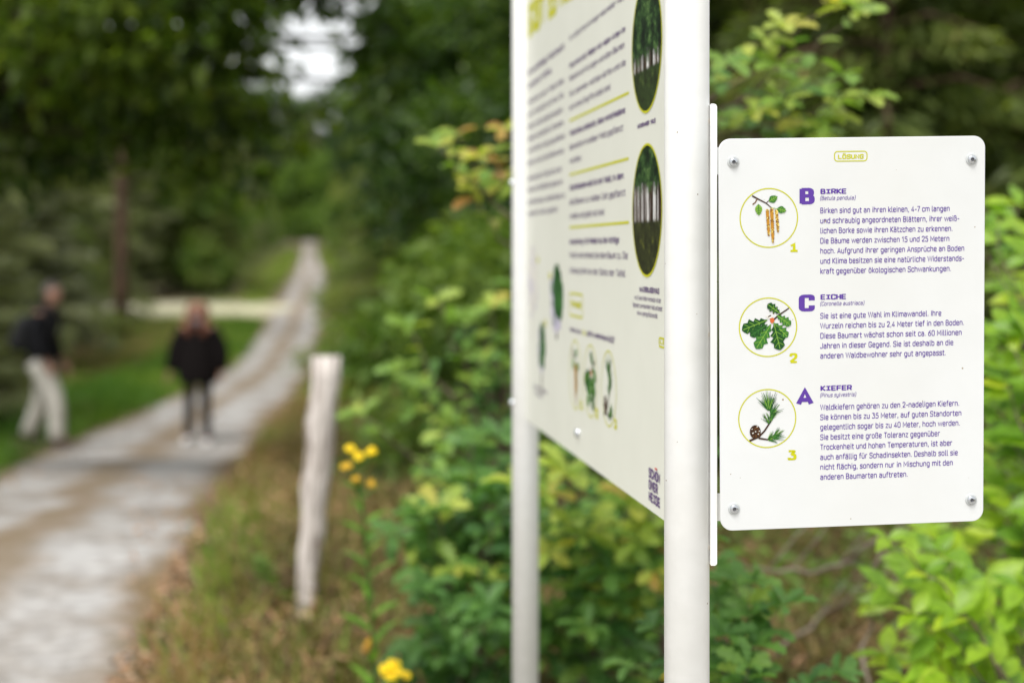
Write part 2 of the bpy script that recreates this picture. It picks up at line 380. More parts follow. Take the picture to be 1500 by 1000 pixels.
# ---------------------------------------------------------------- information sign
def at(px, py, d): return np.array([(px - 750) / FPX * d, d, CAMZ + (368 - py) / FPX * d])
class Plane:
    """a real plane in the world; uv() gives where on it a measured direction of view meets it"""
    def __init__(s, O, U, V): s.O = np.array(O, float); s.U = np.array(U, float); s.V = np.array(V, float); s.N = np.cross(s.U, s.V)
    def uv(s, px, py):
        d = at(px, py, 1.0) - np.array([0, 0, CAMZ])
        t = (s.O - np.array([0, 0, CAMZ])).dot(s.N) / d.dot(s.N)
        p = np.array([0, 0, CAMZ]) + t * d - s.O
        return p.dot(s.U), p.dot(s.V)
    def P(s, u, v, n=0.0): return s.O + u * s.U + v * s.V + n * s.N
    def pts(s, a, n=0.0):
        a = np.asarray(a, float); return s.O + a[:, :1] * s.U + a[:, 1:2] * s.V + n * s.N

# stroke lettering: cap height 7, x height 5.1; '!' = sharp corners, 'o' = closed
GL = {}
def _g(ch, w, s): GL[ch] = (w, s)
for line in '''a 5.4 .8,4.5 .8,5.1 4.2,5.1 4.2,0;4.2,3 .5,3 .5,0 4.2,0 4.2,1
b 5.5 .6,7.2 .6,0;o.6,5.1 4.4,5.1 4.4,0 .6,0
c 5.1 4.2,3.9 4.2,5.1 .6,5.1 .6,0 4.2,0 4.2,1.2
d 5.5 4.4,7.2 4.4,0;o.6,5.1 4.4,5.1 4.4,0 .6,0
e 5.4 .6,2.5 4.4,2.5 4.4,5.1 .6,5.1 .6,0 4.2,0 4.2,.9
f 3.7 3.3,7.1 1.3,7.1 1.3,0;.2,5 3,5
g 5.5 o.6,5.1 4.4,5.1 4.4,0 .6,0;4.4,5.1 4.4,-1.9 .8,-1.9
h 5.5 .6,7.2 .6,0;.6,3 .6,5.1 4.4,5.1 4.4,0
i 2.2 1,5.1 1,0;1,6.3 1,7.2
j 2.4 1.2,5.1 1.2,-1.9 0,-1.9;1.2,6.3 1.2,7.2
k 5 .6,7.2 .6,0;!4.2,5.1 1,2.5 4.4,0
l 2.6 .8,7.2 .8,0 2.1,0
m 8 .6,5.1 .6,0;.6,3 .6,5.1 3.9,5.1 3.9,0;3.9,3 3.9,5.1 7.2,5.1 7.2,0
n 5.5 .6,5.1 .6,0;.6,3 .6,5.1 4.4,5.1 4.4,0
o 5.5 o.6,5.1 4.4,5.1 4.4,0 .6,0
p 5.5 .6,5.1 .6,-2;o.6,5.1 4.4,5.1 4.4,0 .6,0
q 5.5 4.4,5.1 4.4,-2;o.6,5.1 4.4,5.1 4.4,0 .6,0
r 3.9 .6,5.1 .6,0;.6,3 .6,5.1 3.3,5.1
s 4.9 4,4.3 4,5.1 .6,5.1 .6,2.6 4.1,2.6 4.1,0 .5,0 .5,.8
t 3.7 1.3,6.7 1.3,0 3.2,0;.2,5 3.2,5
u 5.5 .6,5.1 .6,0 4.4,0 4.4,2;4.4,5.1 4.4,0
v 5 !.4,5.1 2.4,0 4.4,5.1
w 7.4 !.3,5.1 1.9,0 3.6,5.1 5.3,0 6.9,5.1
x 4.9 !.4,5.1 4.4,0;!4.4,5.1 .4,0
y 5.4 .6,5.1 .6,0 4.4,0 4.4,2;4.4,5.1 4.4,-1.9 .8,-1.9
z 4.9 !.5,5.1 4.2,5.1 .5,0 4.3,0
ß 5.6 .6,0 .6,7.1 4,7.1 4,4 2.4,4;2.4,4 4.5,4 4.5,0 2,0
A 6 !.2,0 2.8,7 5.4,0;1.2,2 4.4,2
B 5.8 .6,0 .6,7;.6,7 4.5,7 4.5,3.7 .6,3.7;.6,3.7 4.8,3.7 4.8,0 .6,0
C 5.8 4.9,5.2 4.9,7 .6,7 .6,0 4.9,0 4.9,1.8
D 6 .6,0 .6,7;.6,7 5,7 5,0 .6,0
E 5.2 .6,0 .6,7;.6,6.9 4.5,6.9;.6,3.6 4.1,3.6;.6,.1 4.5,.1
F 5 .6,0 .6,7;.6,6.9 4.4,6.9;.6,3.5 4,3.5
G 6 4.9,5.4 4.9,7 .6,7 .6,0 4.9,0 4.9,3.2 3,3.2
H 6 .6,0 .6,7;5,0 5,7;.6,3.6 5,3.6
I 2.2 1,0 1,7
J 5 4,7 4,0 .4,0 .4,1.4
K 5.6 .6,0 .6,7;!4.9,7 1,3.6 5.1,0
L 5 .6,7 .6,0;.6,.1 4.4,.1
M 7.2 !.6,0 .6,7 3.5,2 6.4,7 6.4,0
N 6.2 !.6,0 .6,7 5.1,0 5.1,7
O 6 o.6,7 5,7 5,0 .6,0
P 5.6 .6,0 .6,7;.6,7 4.8,7 4.8,3.1 .6,3.1
Q 6 o.6,7 5,7 5,0 .6,0;3.4,1.6 5.3,-.6
R 5.7 .6,0 .6,7;.6,7 4.7,7 4.7,3.2 .6,3.2;!2.9,3.2 4.9,0
S 5.6 4.7,5.7 4.7,7 .6,7 .6,3.6 4.8,3.6 4.8,0 .5,0 .5,1.3
T 5.4 .3,6.9 4.9,6.9;2.6,7 2.6,0
U 6 .6,7 .6,0 5,0 5,7
V 5.8 !.3,7 2.8,0 5.3,7
W 8.6 !.3,7 2.2,0 4.2,7 6.2,0 8.1,7
X 5.6 !.3,7 5.1,0;!5.1,7 .3,0
Y 5.6 !.3,7 2.7,3.3 5.1,7;2.7,3.3 2.7,0
Z 5.6 !.5,6.9 4.8,6.9 .5,.1 4.9,.1
0 5.6 o.6,7 4.6,7 4.6,0 .6,0
1 4 !.4,5.4 2.2,7 2.2,0
2 5.4 .6,5.4 .6,7 4.4,7 4.4,4 .6,.6;.6,.1 4.7,.1
3 5.4 .5,6.9 4.4,6.9 2.3,4.1;2.3,4 4.5,4 4.5,0 .5,0 .5,1
4 5.6 !3.4,0 3.4,7 .4,1.7 4.9,1.7
5 5.4 4.3,6.9 .9,6.9 .8,4.1 4.5,4.1 4.5,0 .5,0 .5,1
6 5.5 4,7 .6,4 .6,0 4.6,0 4.6,3.9 .8,3.9
7 5 !.4,6.9 4.4,6.9 1.6,0
8 5.5 o.8,7 4.4,7 4.4,3.7 .8,3.7;o.6,3.7 4.6,3.7 4.6,0 .6,0
9 5.5 1.2,0 4.6,3 4.6,7 .6,7 .6,3.1 4.4,3.1
. 2.2 .9,0 .9,.7
, 2.2 !1.1,.6 .7,-1.1
- 4 .7,2.8 3.3,2.8
( 2.8 2.2,8 .8,6 .8,0 2.2,-1.6
) 2.8 .6,8 2,6 2,0 .6,-1.6
/ 3.6 !.2,-.5 3.2,7.5
! 2.2 1,7 1,2.2;1,.6 1,0
? 5 .5,5.6 .5,7 4.2,7 4.2,4 2.2,3.4 2.2,2.2;2.2,.7 2.2,0'''.split('\n'):
    c_, w_, s_ = line.split(' ', 2); _g(c_, float(w_), s_)
for u_, b_ in zip('äöüÄÖÜ', 'aouAOU'):
    w_, s_ = GL[b_]; yb = 6.4 if b_.islower() else 8.4; c1 = (w_ - .6) * .28; c2 = (w_ - .6) * .72
    _g(u_, w_, s_ + f';{c1},{yb} {c1},{yb + .8};{c2},{yb} {c2},{yb + .8}')
MONO = {'I': '.6,6.4 5,6.4;.6,.6 5,.6;2.8,6.5 2.8,.5', 'T': '.2,6.4 5.4,6.4;2.8,6.5 2.8,0', '1': '!.8,5 2.9,6.4 2.9,1;.5,.6 5.2,.6'}
def rounded(p, r, closed):
    p = [np.array(q) for q in p]; out = []; n = len(p)
    for i in range(n):
        if not closed and i in (0, n - 1): out.append(p[i]); continue
        a, b, c = p[i - 1], p[i], p[(i + 1) % n]
        la, lc = np.linalg.norm(a - b), np.linalg.norm(c - b)
        q = min(r, la * .49, lc * .49)
        s, e = b + (a - b) / la * q, b + (c - b) / lc * q
        for t in (0, .33, .67, 1): out.append((1 - t) ** 2 * s + 2 * t * (1 - t) * b + t * t * e)
    return out
def text_strokes(txt, wt=.95, mono=False, slant=0.0, rr=1.5, ky=1.0):
    """-> list of (verts 2d, faces), total width; wt is the stroke width in font units"""
    out = []; x = 0
    for ch in txt:
        if ch == ' ': x += 3.0 if not mono else 6.2; continue
        if ch not in GL: ch = '-'
        w, s = GL[ch]
        if mono and ch in MONO: s = MONO[ch]; w = 5.7
        sx = (5.6 / w) if mono else 1.0
        for st in s.split(';'):
            closed = st[0] == 'o'; sharp = st[0] == '!'
            p = [tuple(map(float, q.split(','))) for q in st.lstrip('o!').split(' ')]
            ins = (wt * ky - .95) / 2
            p = [((a * sx), b) for a, b in p]
            if ins > .05:      # keep heavy strokes inside the letter's own height
                hh = 7.0 if max(b for a, b in p) > 5.5 else 5.1
                p = [(a, hh / 2 + (b - hh / 2) * max(.3, (hh - 2 * ins) / hh) if -.5 < b < 7.3 else b) for a, b in p]
            if not sharp and len(p) > 2 or closed: p = rounded(p, rr, closed)
            p = np.array([np.asarray(q) for q in p], float); n = len(p)
            if closed: d = np.roll(p, -1, 0) - np.roll(p, 1, 0)
            else: d = np.gradient(p, axis=0)
            seg = np.diff(np.vstack([p, p[:1]]) if closed else p, axis=0)
            seg /= np.linalg.norm(seg, axis=1)[:, None] + 1e-9
            d = np.array([(seg[i] if i < len(seg) else seg[-1]) + (seg[i - 1] if (i > 0 or closed) else seg[0]) for i in range(n)])
            nrm = np.linalg.norm(d, axis=1); k = np.clip(2 / (nrm + 1e-6), 1, 1.6); d /= nrm[:, None] + 1e-9
            if not closed:
                e = .15 * wt; p[0] -= d[0] * e; p[-1] += d[-1] * e
            o = np.stack([-d[:, 1], d[:, 0]], 1) * (wt / 2) * k[:, None]
            o[:, 1] *= ky
            v = np.concatenate([p + o, p - o])
            v[:, 0] += x + slant * v[:, 1]
            m = n if closed else n - 1
            out.append((v, [(i, n + i, n + (i + 1) % n, (i + 1) % n) for i in range(m)]))
        x += 5.6 + .6 if mono else w + .45
    return out, x - .5
def put_text(mb, pl, txt, x0, yb, x1, caph, lift, wt=.95, mono=False, slant=0, mat=0, yb1=None, rr=1.5, ky=1.0):
    """text on plane pl, from (x0, yb) to x1 in photo measurement, cap height caph at the left end"""
    u0, v0 = pl.uv(x0, yb); u1, v1 = pl.uv(x1, yb if yb1 is None else yb1)
    _, vt = pl.uv(x0, yb - caph); h = (vt - v0) / 7
    st, w = text_strokes(txt, wt, mono, slant, rr, ky)
    sx = (u1 - u0) / w
    for i, (v, f) in enumerate(st):
        mb.add(pl.pts(np.stack([u0 + v[:, 0] * sx, v0 + v[:, 1] * h], 1), lift + (i % 5) * 3e-5), f, mat)

sign = tag(empty('information_sign', (.2313, 2.08, gz(.23, 2.08))), 'white two-post information sign with grey-green text board and white answer panel', 'sign')
SIGN_INV = np.array(sign.location)
def sbuild(mb, name, mats, parent=sign, smooth=False):
    mb.v = [v - SIGN_INV for v in mb.v]
    return mb.build(name, mats, parent, smooth)
def lathe(mb, c, ax, prof, seg=20, mat=0):
    """prof: (radius, height along ax)"""
    ax = np.array(ax, float); ax /= np.linalg.norm(ax)
    a = np.cross(ax, [0, 0, 1.] if abs(ax[2]) < .9 else [1., 0, 0]); a /= np.linalg.norm(a); b2 = np.cross(ax, a)
    th = np.linspace(0, 2 * np.pi, seg, endpoint=False)
    V = [np.array(c) + h * ax + max(r, 1e-5) * (np.cos(t) * a + np.sin(t) * b2) for r, h in prof for t in th]
    F = [(i * seg + j, i * seg + (j + 1) % seg, (i + 1) * seg + (j + 1) % seg, (i + 1) * seg + j) for i in range(len(prof) - 1) for j in range(seg)]
    mb.add(V, F, mat)
P1 = np.array([(1006 - 750) / FPX * 2.08, 2.08]); P2 = np.array([(769.6 - 750) / FPX * 3.54, 3.54])
for p, nm in ((P1, 'front'), (P2, 'back')):
    mb = MB(); g = gz(p[0], p[1]) - .15
    r = .030
    lathe(mb, (p[0], p[1], 0), (0, 0, 1), [(0, g), (r, g), (r, 2.53), (r - .002, 2.535), (r - .006, 2.54), (0, 2.54)], 40)
    sbuild(mb, 'post', M_POST, smooth=False)
    o = COL.objects[-1] if False else [c for c in kids(sign) if c.name.startswith('post')][-1]
    for q in o.data.polygons: q.use_smooth = abs(q.normal.z) < .3
dU = np.array([*(P1 - P2), 0.0]); LB = np.linalg.norm(dU); dU /= LB
BP = Plane((P2[0], P2[1], CAMZ), dU, (0, 0, 1))          # u runs from the far post to the near one, N faces the track
TH = .002
def board_bottom():
    return BP.uv(881, 693.5)[1]
vb = board_bottom()
mb = MB(); M3 = np.stack([BP.U, -BP.N, BP.V], 1)
box(mb, BP.P(LB / 2, (vb + .95) / 2, 0), (LB - .058, .004, .95 - vb), 0, M3)
board = sbuild(mb, 'text_board', M_BOARD)
tag(board, 'grey-green board with columns of violet text and round forest pictures')
def bsub(name, mb, mats): return sbuild(mb, name, mats, board)
# bolts on the board
for (px, py, r) in ((849, 634, .0085), (768.5, 268, .009), (769.5, 591, .009)):
    mb = MB()
    if py == 634:
        u, v = BP.uv(px, py); c = BP.P(u, v, TH)
        lathe(mb, c, BP.N, [(r, 0), (r, .003), (r * .8, .006), (r * .35, .0075), (0, .0078)], 18)
    else:
        c = np.array([P2[0], P2[1], at(px, py, 3.52)[2]]) + BP.N * .0295
        lathe(mb, c, BP.N, [(r, 0), (r, .003), (r * .8, .006), (r * .35, .0075), (0, .0078)], 18)
    sbuild(mb, 'bolt', M_ZINC, smooth=True)
# printed text of the board
L1, L2, L3, L4 = TH + .0004, TH + .0007, TH + .0010, TH + .0013
mb = MB(); put_text(mb, BP, 'HIER', 775, -13, 793, 46, L1, 1.9, True, yb1=-30); bsub('title_lettering', mb, M_LIME)
for w_, xa, xb_t in (('GIBT', 775.5, 799.5), ('ES', 805, 817), ('HIER', 823, 850)):
    f_ = lambda x: 368 + (55 - 368) * (x - 431) / (775.5 - 431)
    mb = MB(); put_text(mb, BP, w_, xa, f_(xa), xb_t, 46, L1, 2.1, True, yb1=f_(xb_t)); bsub('title_lettering', mb, M_LIME)
def para(rows, x0, x1, caph, wt, name, mat_, lift=L1, bold_first=None):
    for (yc, txt, xe, bold) in rows:
        mb = MB(); put_text(mb, BP, txt, x0, yc + caph / 2, xe, caph, lift, 1.55 if bold else wt, yb1=368 + (yc + caph / 2 - 368) * (xe - 431) / (x0 - 431)); bsub(name, mb, mat_)
para([(107.5, 'Ein zukunftsfähiger Wald braucht', 828, 1), (127, 'unsere Hilfe', 809, 1)], 774.5, 828, 7.5, 1.5, 'text_line', M_INK)
para([(151, 'Viele Bäume unserer Wälder leiden', 828, 0), (169, 'unter Trockenheit und Hitze. Die', 827, 0), (187, 'Wälder werden deshalb behutsam', 825.5, 0), (204, 'umgebaut und gemischt. So kommen', 827, 0),
      (221.5, 'zu den Kiefern viele junge Bäume', 829, 0), (239.5, 'anderer Arten in den Bestand dazu', 828, 0), (262, 'Jede Baumart trägt dazu bei', 824, 0),
      (278.5, 'Schau dir die Blätter genau an', 825.5, 0), (296.5, 'und finde heraus, welcher Baum zu', 829.5, 0), (313, 'welcher Frucht gehört', 819, 0)], 774.5, 828, 6.5, 1.05, 'text_line', M_INK)
para([(56.5, 'So wächst hier ein neuer naturnaher Wald', 916, 0), (97, 'Naturnah sind Wälder mit vielen Arten im', 918, 1), (115.5, 'Bestand und mit jungen und alten Bäumen', 917, 0), (138, 'die zusammen wachsen dürfen und die', 919, 0), (158, 'auch ohne Eingriffe stabil sind', 896, 0)], 836, 918, 7.5, 1.0, 'text_line', M_INK)
para([(195.6, 'Waldumbau bedeutet, dass verschiedene', 918, 1), (216, 'Baumarten im selben Wald gepflanzt', 915, 0), (236, 'werden.', 854.5, 0)], 836, 918, 7.8, 1.0, 'text_line', M_INK)
para([(275, 'Altersklassenwald ist ein Wald, in dem', 915.5, 1), (296, 'alle Bäume zur selben Zeit gepflanzt', 918.5, 0), (316.5, 'wurden und gleich alt sind', 887, 0)], 836, 918, 8, 1.0, 'text_line', M_INK)
para([(353.4, 'Auswertung: So findest du die richtige', 909, 1), (373, 'Frucht und ordnest sie dem Baum zu. Die', 922, 0), (395, 'Lösung steht an der Seite der Tafel.', 919.5, 0)], 836, 918, 8, 1.0, 'text_line', M_INK)
mb = MB()
for y0, x1 in ((177.3, 923.4), (256.3, 923), (333.2, 923.5)):
    u0, v0 = BP.uv(836, y0); u1, _ = BP.uv(x1, 368 + (y0 - 368) * (x1 - 431) / (836 - 431)); h = .0022
    mb.add([BP.P(u0, v0 - h, L1), BP.P(u1, v0 - h, L1), BP.P(u1, v0 + h, L1), BP.P(u0, v0 + h, L1)], [(0, 1, 2, 3)])
bsub('divider_line', mb, M_LIME)
def frame_box(mb, pl, x0, x1, y0, y1, t, r, lift, mat=0):
    """rounded rectangle outline; x0..x1 and y0..y1 measured in the photo at its left side"""
    u0, va = pl.uv(x0, y0); _, vb_ = pl.uv(x0, y1); u1, _ = pl.uv(x1, (y0 + y1) / 2)
    def loop(o):
        out = []
        for cx, cy, a0 in ((u1 - r, va - r, 0), (u0 + r, va - r, 90), (u0 + r, vb_ + r, 180), (u1 - r, vb_ + r, 270)):
            for k in range(6):
                a = R(a0 + 18 * k); out.append((cx + (r + o) * math.cos(a), cy + (r + o) * math.sin(a)))
        return np.array(out)
    A, B_ = loop(t / 2), loop(-t / 2); n = len(A)
    mb.add(pl.pts(np.concatenate([A, B_]), lift), [(i, (i + 1) % n, n + (i + 1) % n, n + i) for i in range(n)], mat)
mb = MB()
frame_box(mb, BP, 836, 855.5, 429, 461, .004, .008, L1); put_text(mb, BP, 'FRAGE', 838.5, 449, 853.5, 8.5, L1, 2.0, True, yb1=450)
bsub('question_badge', mb, M_LIME)
mb = MB()
frame_box(mb, BP, 967.5, 999, 494.5, 507, .0028, .005, L1); put_text(mb, BP, 'LÖSUNG', 969, 503, 996, 5, L1, 1.9, True, yb1=506)
bsub('answer_badge', mb, M_LIME)
mb = MB()
put_text(mb, BP, 'Welche Frucht', 836.5, 484.5, 853, 6, L1, 1.5, yb1=488.5); put_text(mb, BP, '1,2,3', 854.5, 489, 860.5, 6, L1, 1.6, yb1=490.3, mat=1)
put_text(mb, BP, 'gehört zu welchem Baum (A,B,C)?', 862, 490.7, 902, 7.2, L1, 1.5, yb1=500.5)
bsub('question_lettering', mb, [M_INK, M_LIME])
mb = MB(); put_text(mb, BP, 'NATURNAHER WALD', 936, 189, 962.5, 6.2, L1, 2.0, True, yb1=180); bsub('caption_line', mb, M_INK)
mb = MB(); put_text(mb, BP, 'Im ALTERSKLASSENWALD', 939, 427, 968, 7.5, L1, 1.8, yb1=430); bsub('caption_line', mb, M_INK)
mb = MB(); put_text(mb, BP, 'wie z.B. einer Kiefern-Monokultur ist der', 931.5, 438, 970.5, 6, L1, 1.1, yb1=443); bsub('caption_line', mb, M_INK)
mb = MB(); put_text(mb, BP, 'Gegensatz zum naturnahen Wald und bietet', 929, 448.5, 972.5, 6, L1, 1.1, yb1=455); bsub('caption_line', mb, M_INK)
mb = MB(); put_text(mb, BP, 'eine nur geringe Biodiversität.', 935.5, 460.5, 966, 6, L1, 1.1, yb1=465.5); bsub('caption_line', mb, M_INK)
mb = MB(); put_text(mb, BP, 'Bäume im selben', 784, 567, 803, 5, L1, 1.0, yb1=573); bsub('caption_line', mb, M_INK); mb = MB(); put_text(mb, BP, 'Wald', 784, 576, 796, 5, L1, 1.0, yb1=580); bsub('caption_line', mb, M_INK)
mb = MB()
for k, (t, xe) in enumerate((('SCHÖN', 969.2), ('OWER', 966), ('HEIDE', 969.2))):
    yb = 697.8 + k * 17.2
    put_text(mb, BP, t, 952.6, yb, xe, 13.5, L1, 1.9, True, yb1=368 + (yb - 368) * (xe - 431) / (952.6 - 431))
u0, v0 = BP.uv(963.2, 686.5)
for du in (-.004, .004):
    mb.add([BP.P(u0 + du - .0022, v0 - .0016, L2), BP.P(u0 + du + .0022, v0 - .0016, L2), BP.P(u0 + du + .0022, v0 + .0016, L2), BP.P(u0 + du - .0022, v0 + .0016, L2)], [(0, 1, 2, 3)], 1)
bsub('heath_logo', mb, [M_INK, M_RED])

def disc(mb, pl, cu, cv, r0, r1, lift, mat=0, seg=56):
    th = np.linspace(0, 2 * np.pi, seg, endpoint=False); c, s = np.cos(th), np.sin(th)
    if r0 <= 0:
        mb.add(pl.pts(np.stack([cu + r1 * c, cv + r1 * s], 1), lift), [tuple(range(seg))], mat)
    else:
        mb.add(pl.pts(np.concatenate([np.stack([cu + r1 * c, cv + r1 * s], 1), np.stack([cu + r0 * c, cv + r0 * s], 1)]), lift), [(i, (i + 1) % seg, seg + (i + 1) % seg, seg + i) for i in range(seg)], mat)

def photo_mat(name, gap_lo, gap_hi, sky_amt, floor):
    """a printed woodland photograph: stems, pale gaps, leaves, ground"""
    m, n, b, out = mat(name)
    uv = n.nodes.new('ShaderNodeUVMap'); sx = n.nodes.new('ShaderNodeSeparateXYZ'); n.links.new(uv.outputs[0], sx.inputs[0])
    za = node(n, 'ShaderNodeTexNoise', Scale=6, Detail=8, Roughness=.8); n.links.new(uv.outputs[0], za.inputs['Vector'])
    mp = n.nodes.new('ShaderNodeMapping'); mp.inputs['Scale'].default_value = (13, .5, 1); n.links.new(uv.outputs[0], mp.inputs[0])
    zs = node(n, 'ShaderNodeTexNoise', Scale=1.2, Detail=4, Roughness=.7); n.links.new(mp.outputs[0], zs.inputs['Vector'])
    fol = ramp(n, za.outputs['Fac'], [(.40, (.004, .007, .004)), (.49, (.012, .028, .010)), (.56, (.04, .09, .025)), (.66, (.16, .24, .08))])
    stem = ramp(n, zs.outputs['Fac'], [(.44, (.02, .012, .008)), (.5, (.09, .05, .03)), (.54, (.4,) * 3), (.6, (.8, .8, .78))])
    flo = ramp(n, za.outputs['Fac'], [(.35, (.012, .012, .006)), (.55, floor[0]), (.72, floor[1])])
    y1 = ramp(n, sx.outputs[1], [(gap_lo - .015, (0, 0, 0)), (gap_lo + .015, (1,) * 3)])
    wob = node(n, 'ShaderNodeMath', operation='MULTIPLY_ADD'); n.links.new(za.outputs['Fac'], wob.inputs[0]); wob.inputs[1].default_value = .5; n.links.new(sx.outputs[1], wob.inputs[2])
    y2 = ramp(n, wob.outputs[0], [(gap_hi + .2, (1,) * 3), (gap_hi + .3, (0, 0, 0))])
    g = node(n, 'ShaderNodeMix', data_type='RGBA'); n.links.new(y1.outputs[0], g.inputs[0]); n.links.new(flo.outputs[0], g.inputs[6])
    h = node(n, 'ShaderNodeMix', data_type='RGBA'); n.links.new(y2.outputs[0], h.inputs[0]); n.links.new(fol.outputs[0], h.inputs[6]); n.links.new(stem.outputs[0], h.inputs[7])
    n.links.new(h.outputs[2], g.inputs[7])
    n.links.new(g.outputs[2], b.inputs['Base Color']); b.inputs['Roughness'].default_value = .6; b.inputs['Specular IOR Level'].default_value = .05
    return m
PH = [photo_mat('mixed_wood_photograph', .33, .40, .5, ((.03, .05, .015), (.12, .16, .04))), photo_mat('even_aged_wood_photograph', .42, .66, .5, ((.035, .04, .015), (.2, .22, .03)))]
for (px, py, rad_px, k) in ((949.2, 66, 100, 0), (949.6, 308, 98, 1)):
    u, v = BP.uv(px, py); _, vt = BP.uv(px, py - rad_px); rr = vt - v
    mb = MB(); disc(mb, BP, u, v, 0, rr * .985, L1)
    o = bsub('forest_picture', mb, PH[k])
    uvl = o.data.uv_layers.new(name='uv')
    for lp in o.data.loops:
        p = np.array(o.data.vertices[lp.vertex_index].co) + SIGN_INV - BP.P(u, v)
        uvl.data[lp.index].uv = (.5 + p.dot(BP.U) / rr / 2, .5 + p.dot(BP.V) / rr / 2)
    mb = MB(); disc(mb, BP, u, v, rr * .965, rr, L2); bsub('picture_ring', mb, M_LIME)

# plant drawings, in unit-circle coordinates -> several flat print layers
PR_M = [plain('print_green_dark', (.018, .075, .018), .5), plain('print_green', (.045, .16, .03), .5), plain('print_green_light', (.19, .36, .05), .5), plain('print_brown', (.05, .025, .015), .5),
        plain('print_catkin_orange', (.46, .22, .03), .5), plain('print_catkin_yellow', (.80, .62, .16), .5), plain('print_catkin_brown', (.16, .07, .02), .5), plain('print_acorn', (.55, .13, .04), .5), plain('print_pale', (.68, .66, .6), .5), M_LIME]
def drawing(mb, pl, cu, cv, r, lift, kind, rnd):
    st = [0]
    def poly(p, m, dz=None):
        st[0] += 1
        a = np.array(p) * r + np.array([cu, cv]); mb.add(pl.pts(a, lift + (st[0] % 40) * 1.2e-5), [tuple(range(len(a)))], m)
    def line(p, w, m):
        p = np.array(p, float); d = np.gradient(p, axis=0); d /= np.linalg.norm(d, axis=1)[:, None] + 1e-9
        w = np.linspace(w[0], w[1], len(p)) if isinstance(w, tuple) else np.full(len(p), w)
        o = np.stack([-d[:, 1], d[:, 0]], 1) * w[:, None]; v = np.concatenate([p + o, p - o]); k = len(p)
        st[0] += 1
        a = v * r + np.array([cu, cv]); mb.add(pl.pts(a, lift + (st[0] % 40) * 1.2e-5), [(i, i + 1, k + i + 1, k + i) for i in range(k - 1)], m)
    def leaf(a, b_, w, t, m, vein):
        a, b_ = np.array(a), np.array(b_); d = b_ - a; nn = np.array([-d[1], d[0]])
        s = np.array(TEMPL[t]); L = [a + d * x + nn * q * w for x, q in s]; Rr = [a + d * x - nn * q * w for x, q in s]
        k = len(s); st[0] += 1
        V = np.array(L + Rr) * r + np.array([cu, cv])
        mb.add(pl.pts(V, lift + (st[0] % 40) * 1.2e-5), [(i, i + 1, k + i + 1, k + i) for i in range(k - 1)], m)
        line([a, a + d * .95], .012, vein)
        for x in (.3, .5, .7):
            for sg in (1, -1): line([a + d * x, a + d * (x + .15) + sg * nn * .16 * w], .008, vein)
    if kind == 'birch':
        line([(-.57, .75), (-.35, .63), (-.1, .5), (.1, .33)], (.028, .014), 3); line([(-.4, .64), (-.47, .52), (-.56, .46)], .02, 6); line([(-.1, .5), (.0, .58)], .012, 3); line([(.08, .34), (.3, .3)], .01, 2)
        leaf((0, .55), (.3, .72), 1.5, 'ovate', 1, 2); leaf((-.36, .47), (-.34, .08), 1.3, 'ovate', 2, 1); leaf((.28, .31), (.6, .22), 1.5, 'ovate', 1, 2)
        for (x0, y0, x1, y1, w) in ((-.06, .28, -.01, -.62, .05), (.25, .26, .31, -.5, .045), (.09, .32, .13, -.86, .058)):
            nrow = 34
            poly([(x0 - w, y0 - .05), (x0 + w, y0 - .05), (x1 + w * .8, y1 + .2), (x1, y1), (x1 - w * .8, y1 + .2)][::-1], 4)
            for i in range(nrow):
                t = i / nrow; c = (x0 + (x1 - x0) * t, y0 + (y1 - y0) * t); ww = w * (1 if t < .75 else 1 - (t - .75) * 2.4)
                for j in range(4):
                    q = (j - 1.5 + (.5 if i % 2 else 0)) / 2 * ww; s = .022
                    poly([(c[0] + q - s, c[1]), (c[0] + q, c[1] - s * .8), (c[0] + q + s, c[1]), (c[0] + q, c[1] + s * .8)], rnd.choice((4, 5, 5, 6, 6)))
    elif kind == 'oak':
        line([(.72, .63), (.4, .42), (.15, .22)], (.02, .03), 3)
        leaf((-.02, .25), (-.9, -.08), 1.0, 'oak', 0, 2); leaf((.1, .1), (-.42, -.72), .95, 'oak', 1, 2); leaf((.2, .12), (.42, -.78), 1.05, 'oak', 0, 2)
        leaf((.3, .4), (.78, .05), 1.1, 'oak', 1, 2); leaf((.42, .45), (-.02, .78), 1.1, 'oak', 0, 2); leaf((.18, .15), (.68, -.35), 1.0, 'oak', 1, 2); leaf((-.02, .1), (-.62, -.28), 1.0, 'oak', 0, 1)
        poly([(.06, .3), (.12, .34), (.2, .3), (.22, .2), (.14, .12), (.07, .18)], 7); poly([(-.08, .38), (.1, .42), (.16, .33), (.02, .28)], 8); line([(.0, .35), (.1, .4)], .02, 3)
    else:
        line([(-.62, -.74), (-.3, -.62), (-.1, -.42), (.12, -.1), (.15, .2), (.05, .35)], (.035, .02), 3); line([(-.3, -.66), (0, -.72), (.2, -.68)], (.03, .02), 3)
        def fan(c, ang, spread, l0, l1, k):
            for i in range(k):
                a = R(ang + rnd.uniform(-spread, spread)); l = rnd.uniform(l0, l1); q = np.array(c) + np.array([rnd.uniform(-.04, .04), rnd.uniform(-.04, .04)])
                line([q, q + np.array([math.cos(a), math.sin(a)]) * l], (.012, .003), rnd.choice((0, 0, 1, 1, 2)))
        fan((.05, .3), 100, 45, .3, .65, 70); fan((.13, .15), 60, 50, .2, .5, 35); fan((.13, -.05), 80, 50, .2, .45, 30); fan((.08, -.15), 120, 30, .2, .4, 14)
        fan((.2, -.66), 30, 40, .2, .45, 45); fan((.05, -.72), 20, 50, .15, .35, 25)
        th = np.linspace(0, 2 * np.pi, 18, endpoint=False)
        poly(np.stack([-.42 + .19 * np.cos(th), -.44 + .23 * np.sin(th)], 1), 3)
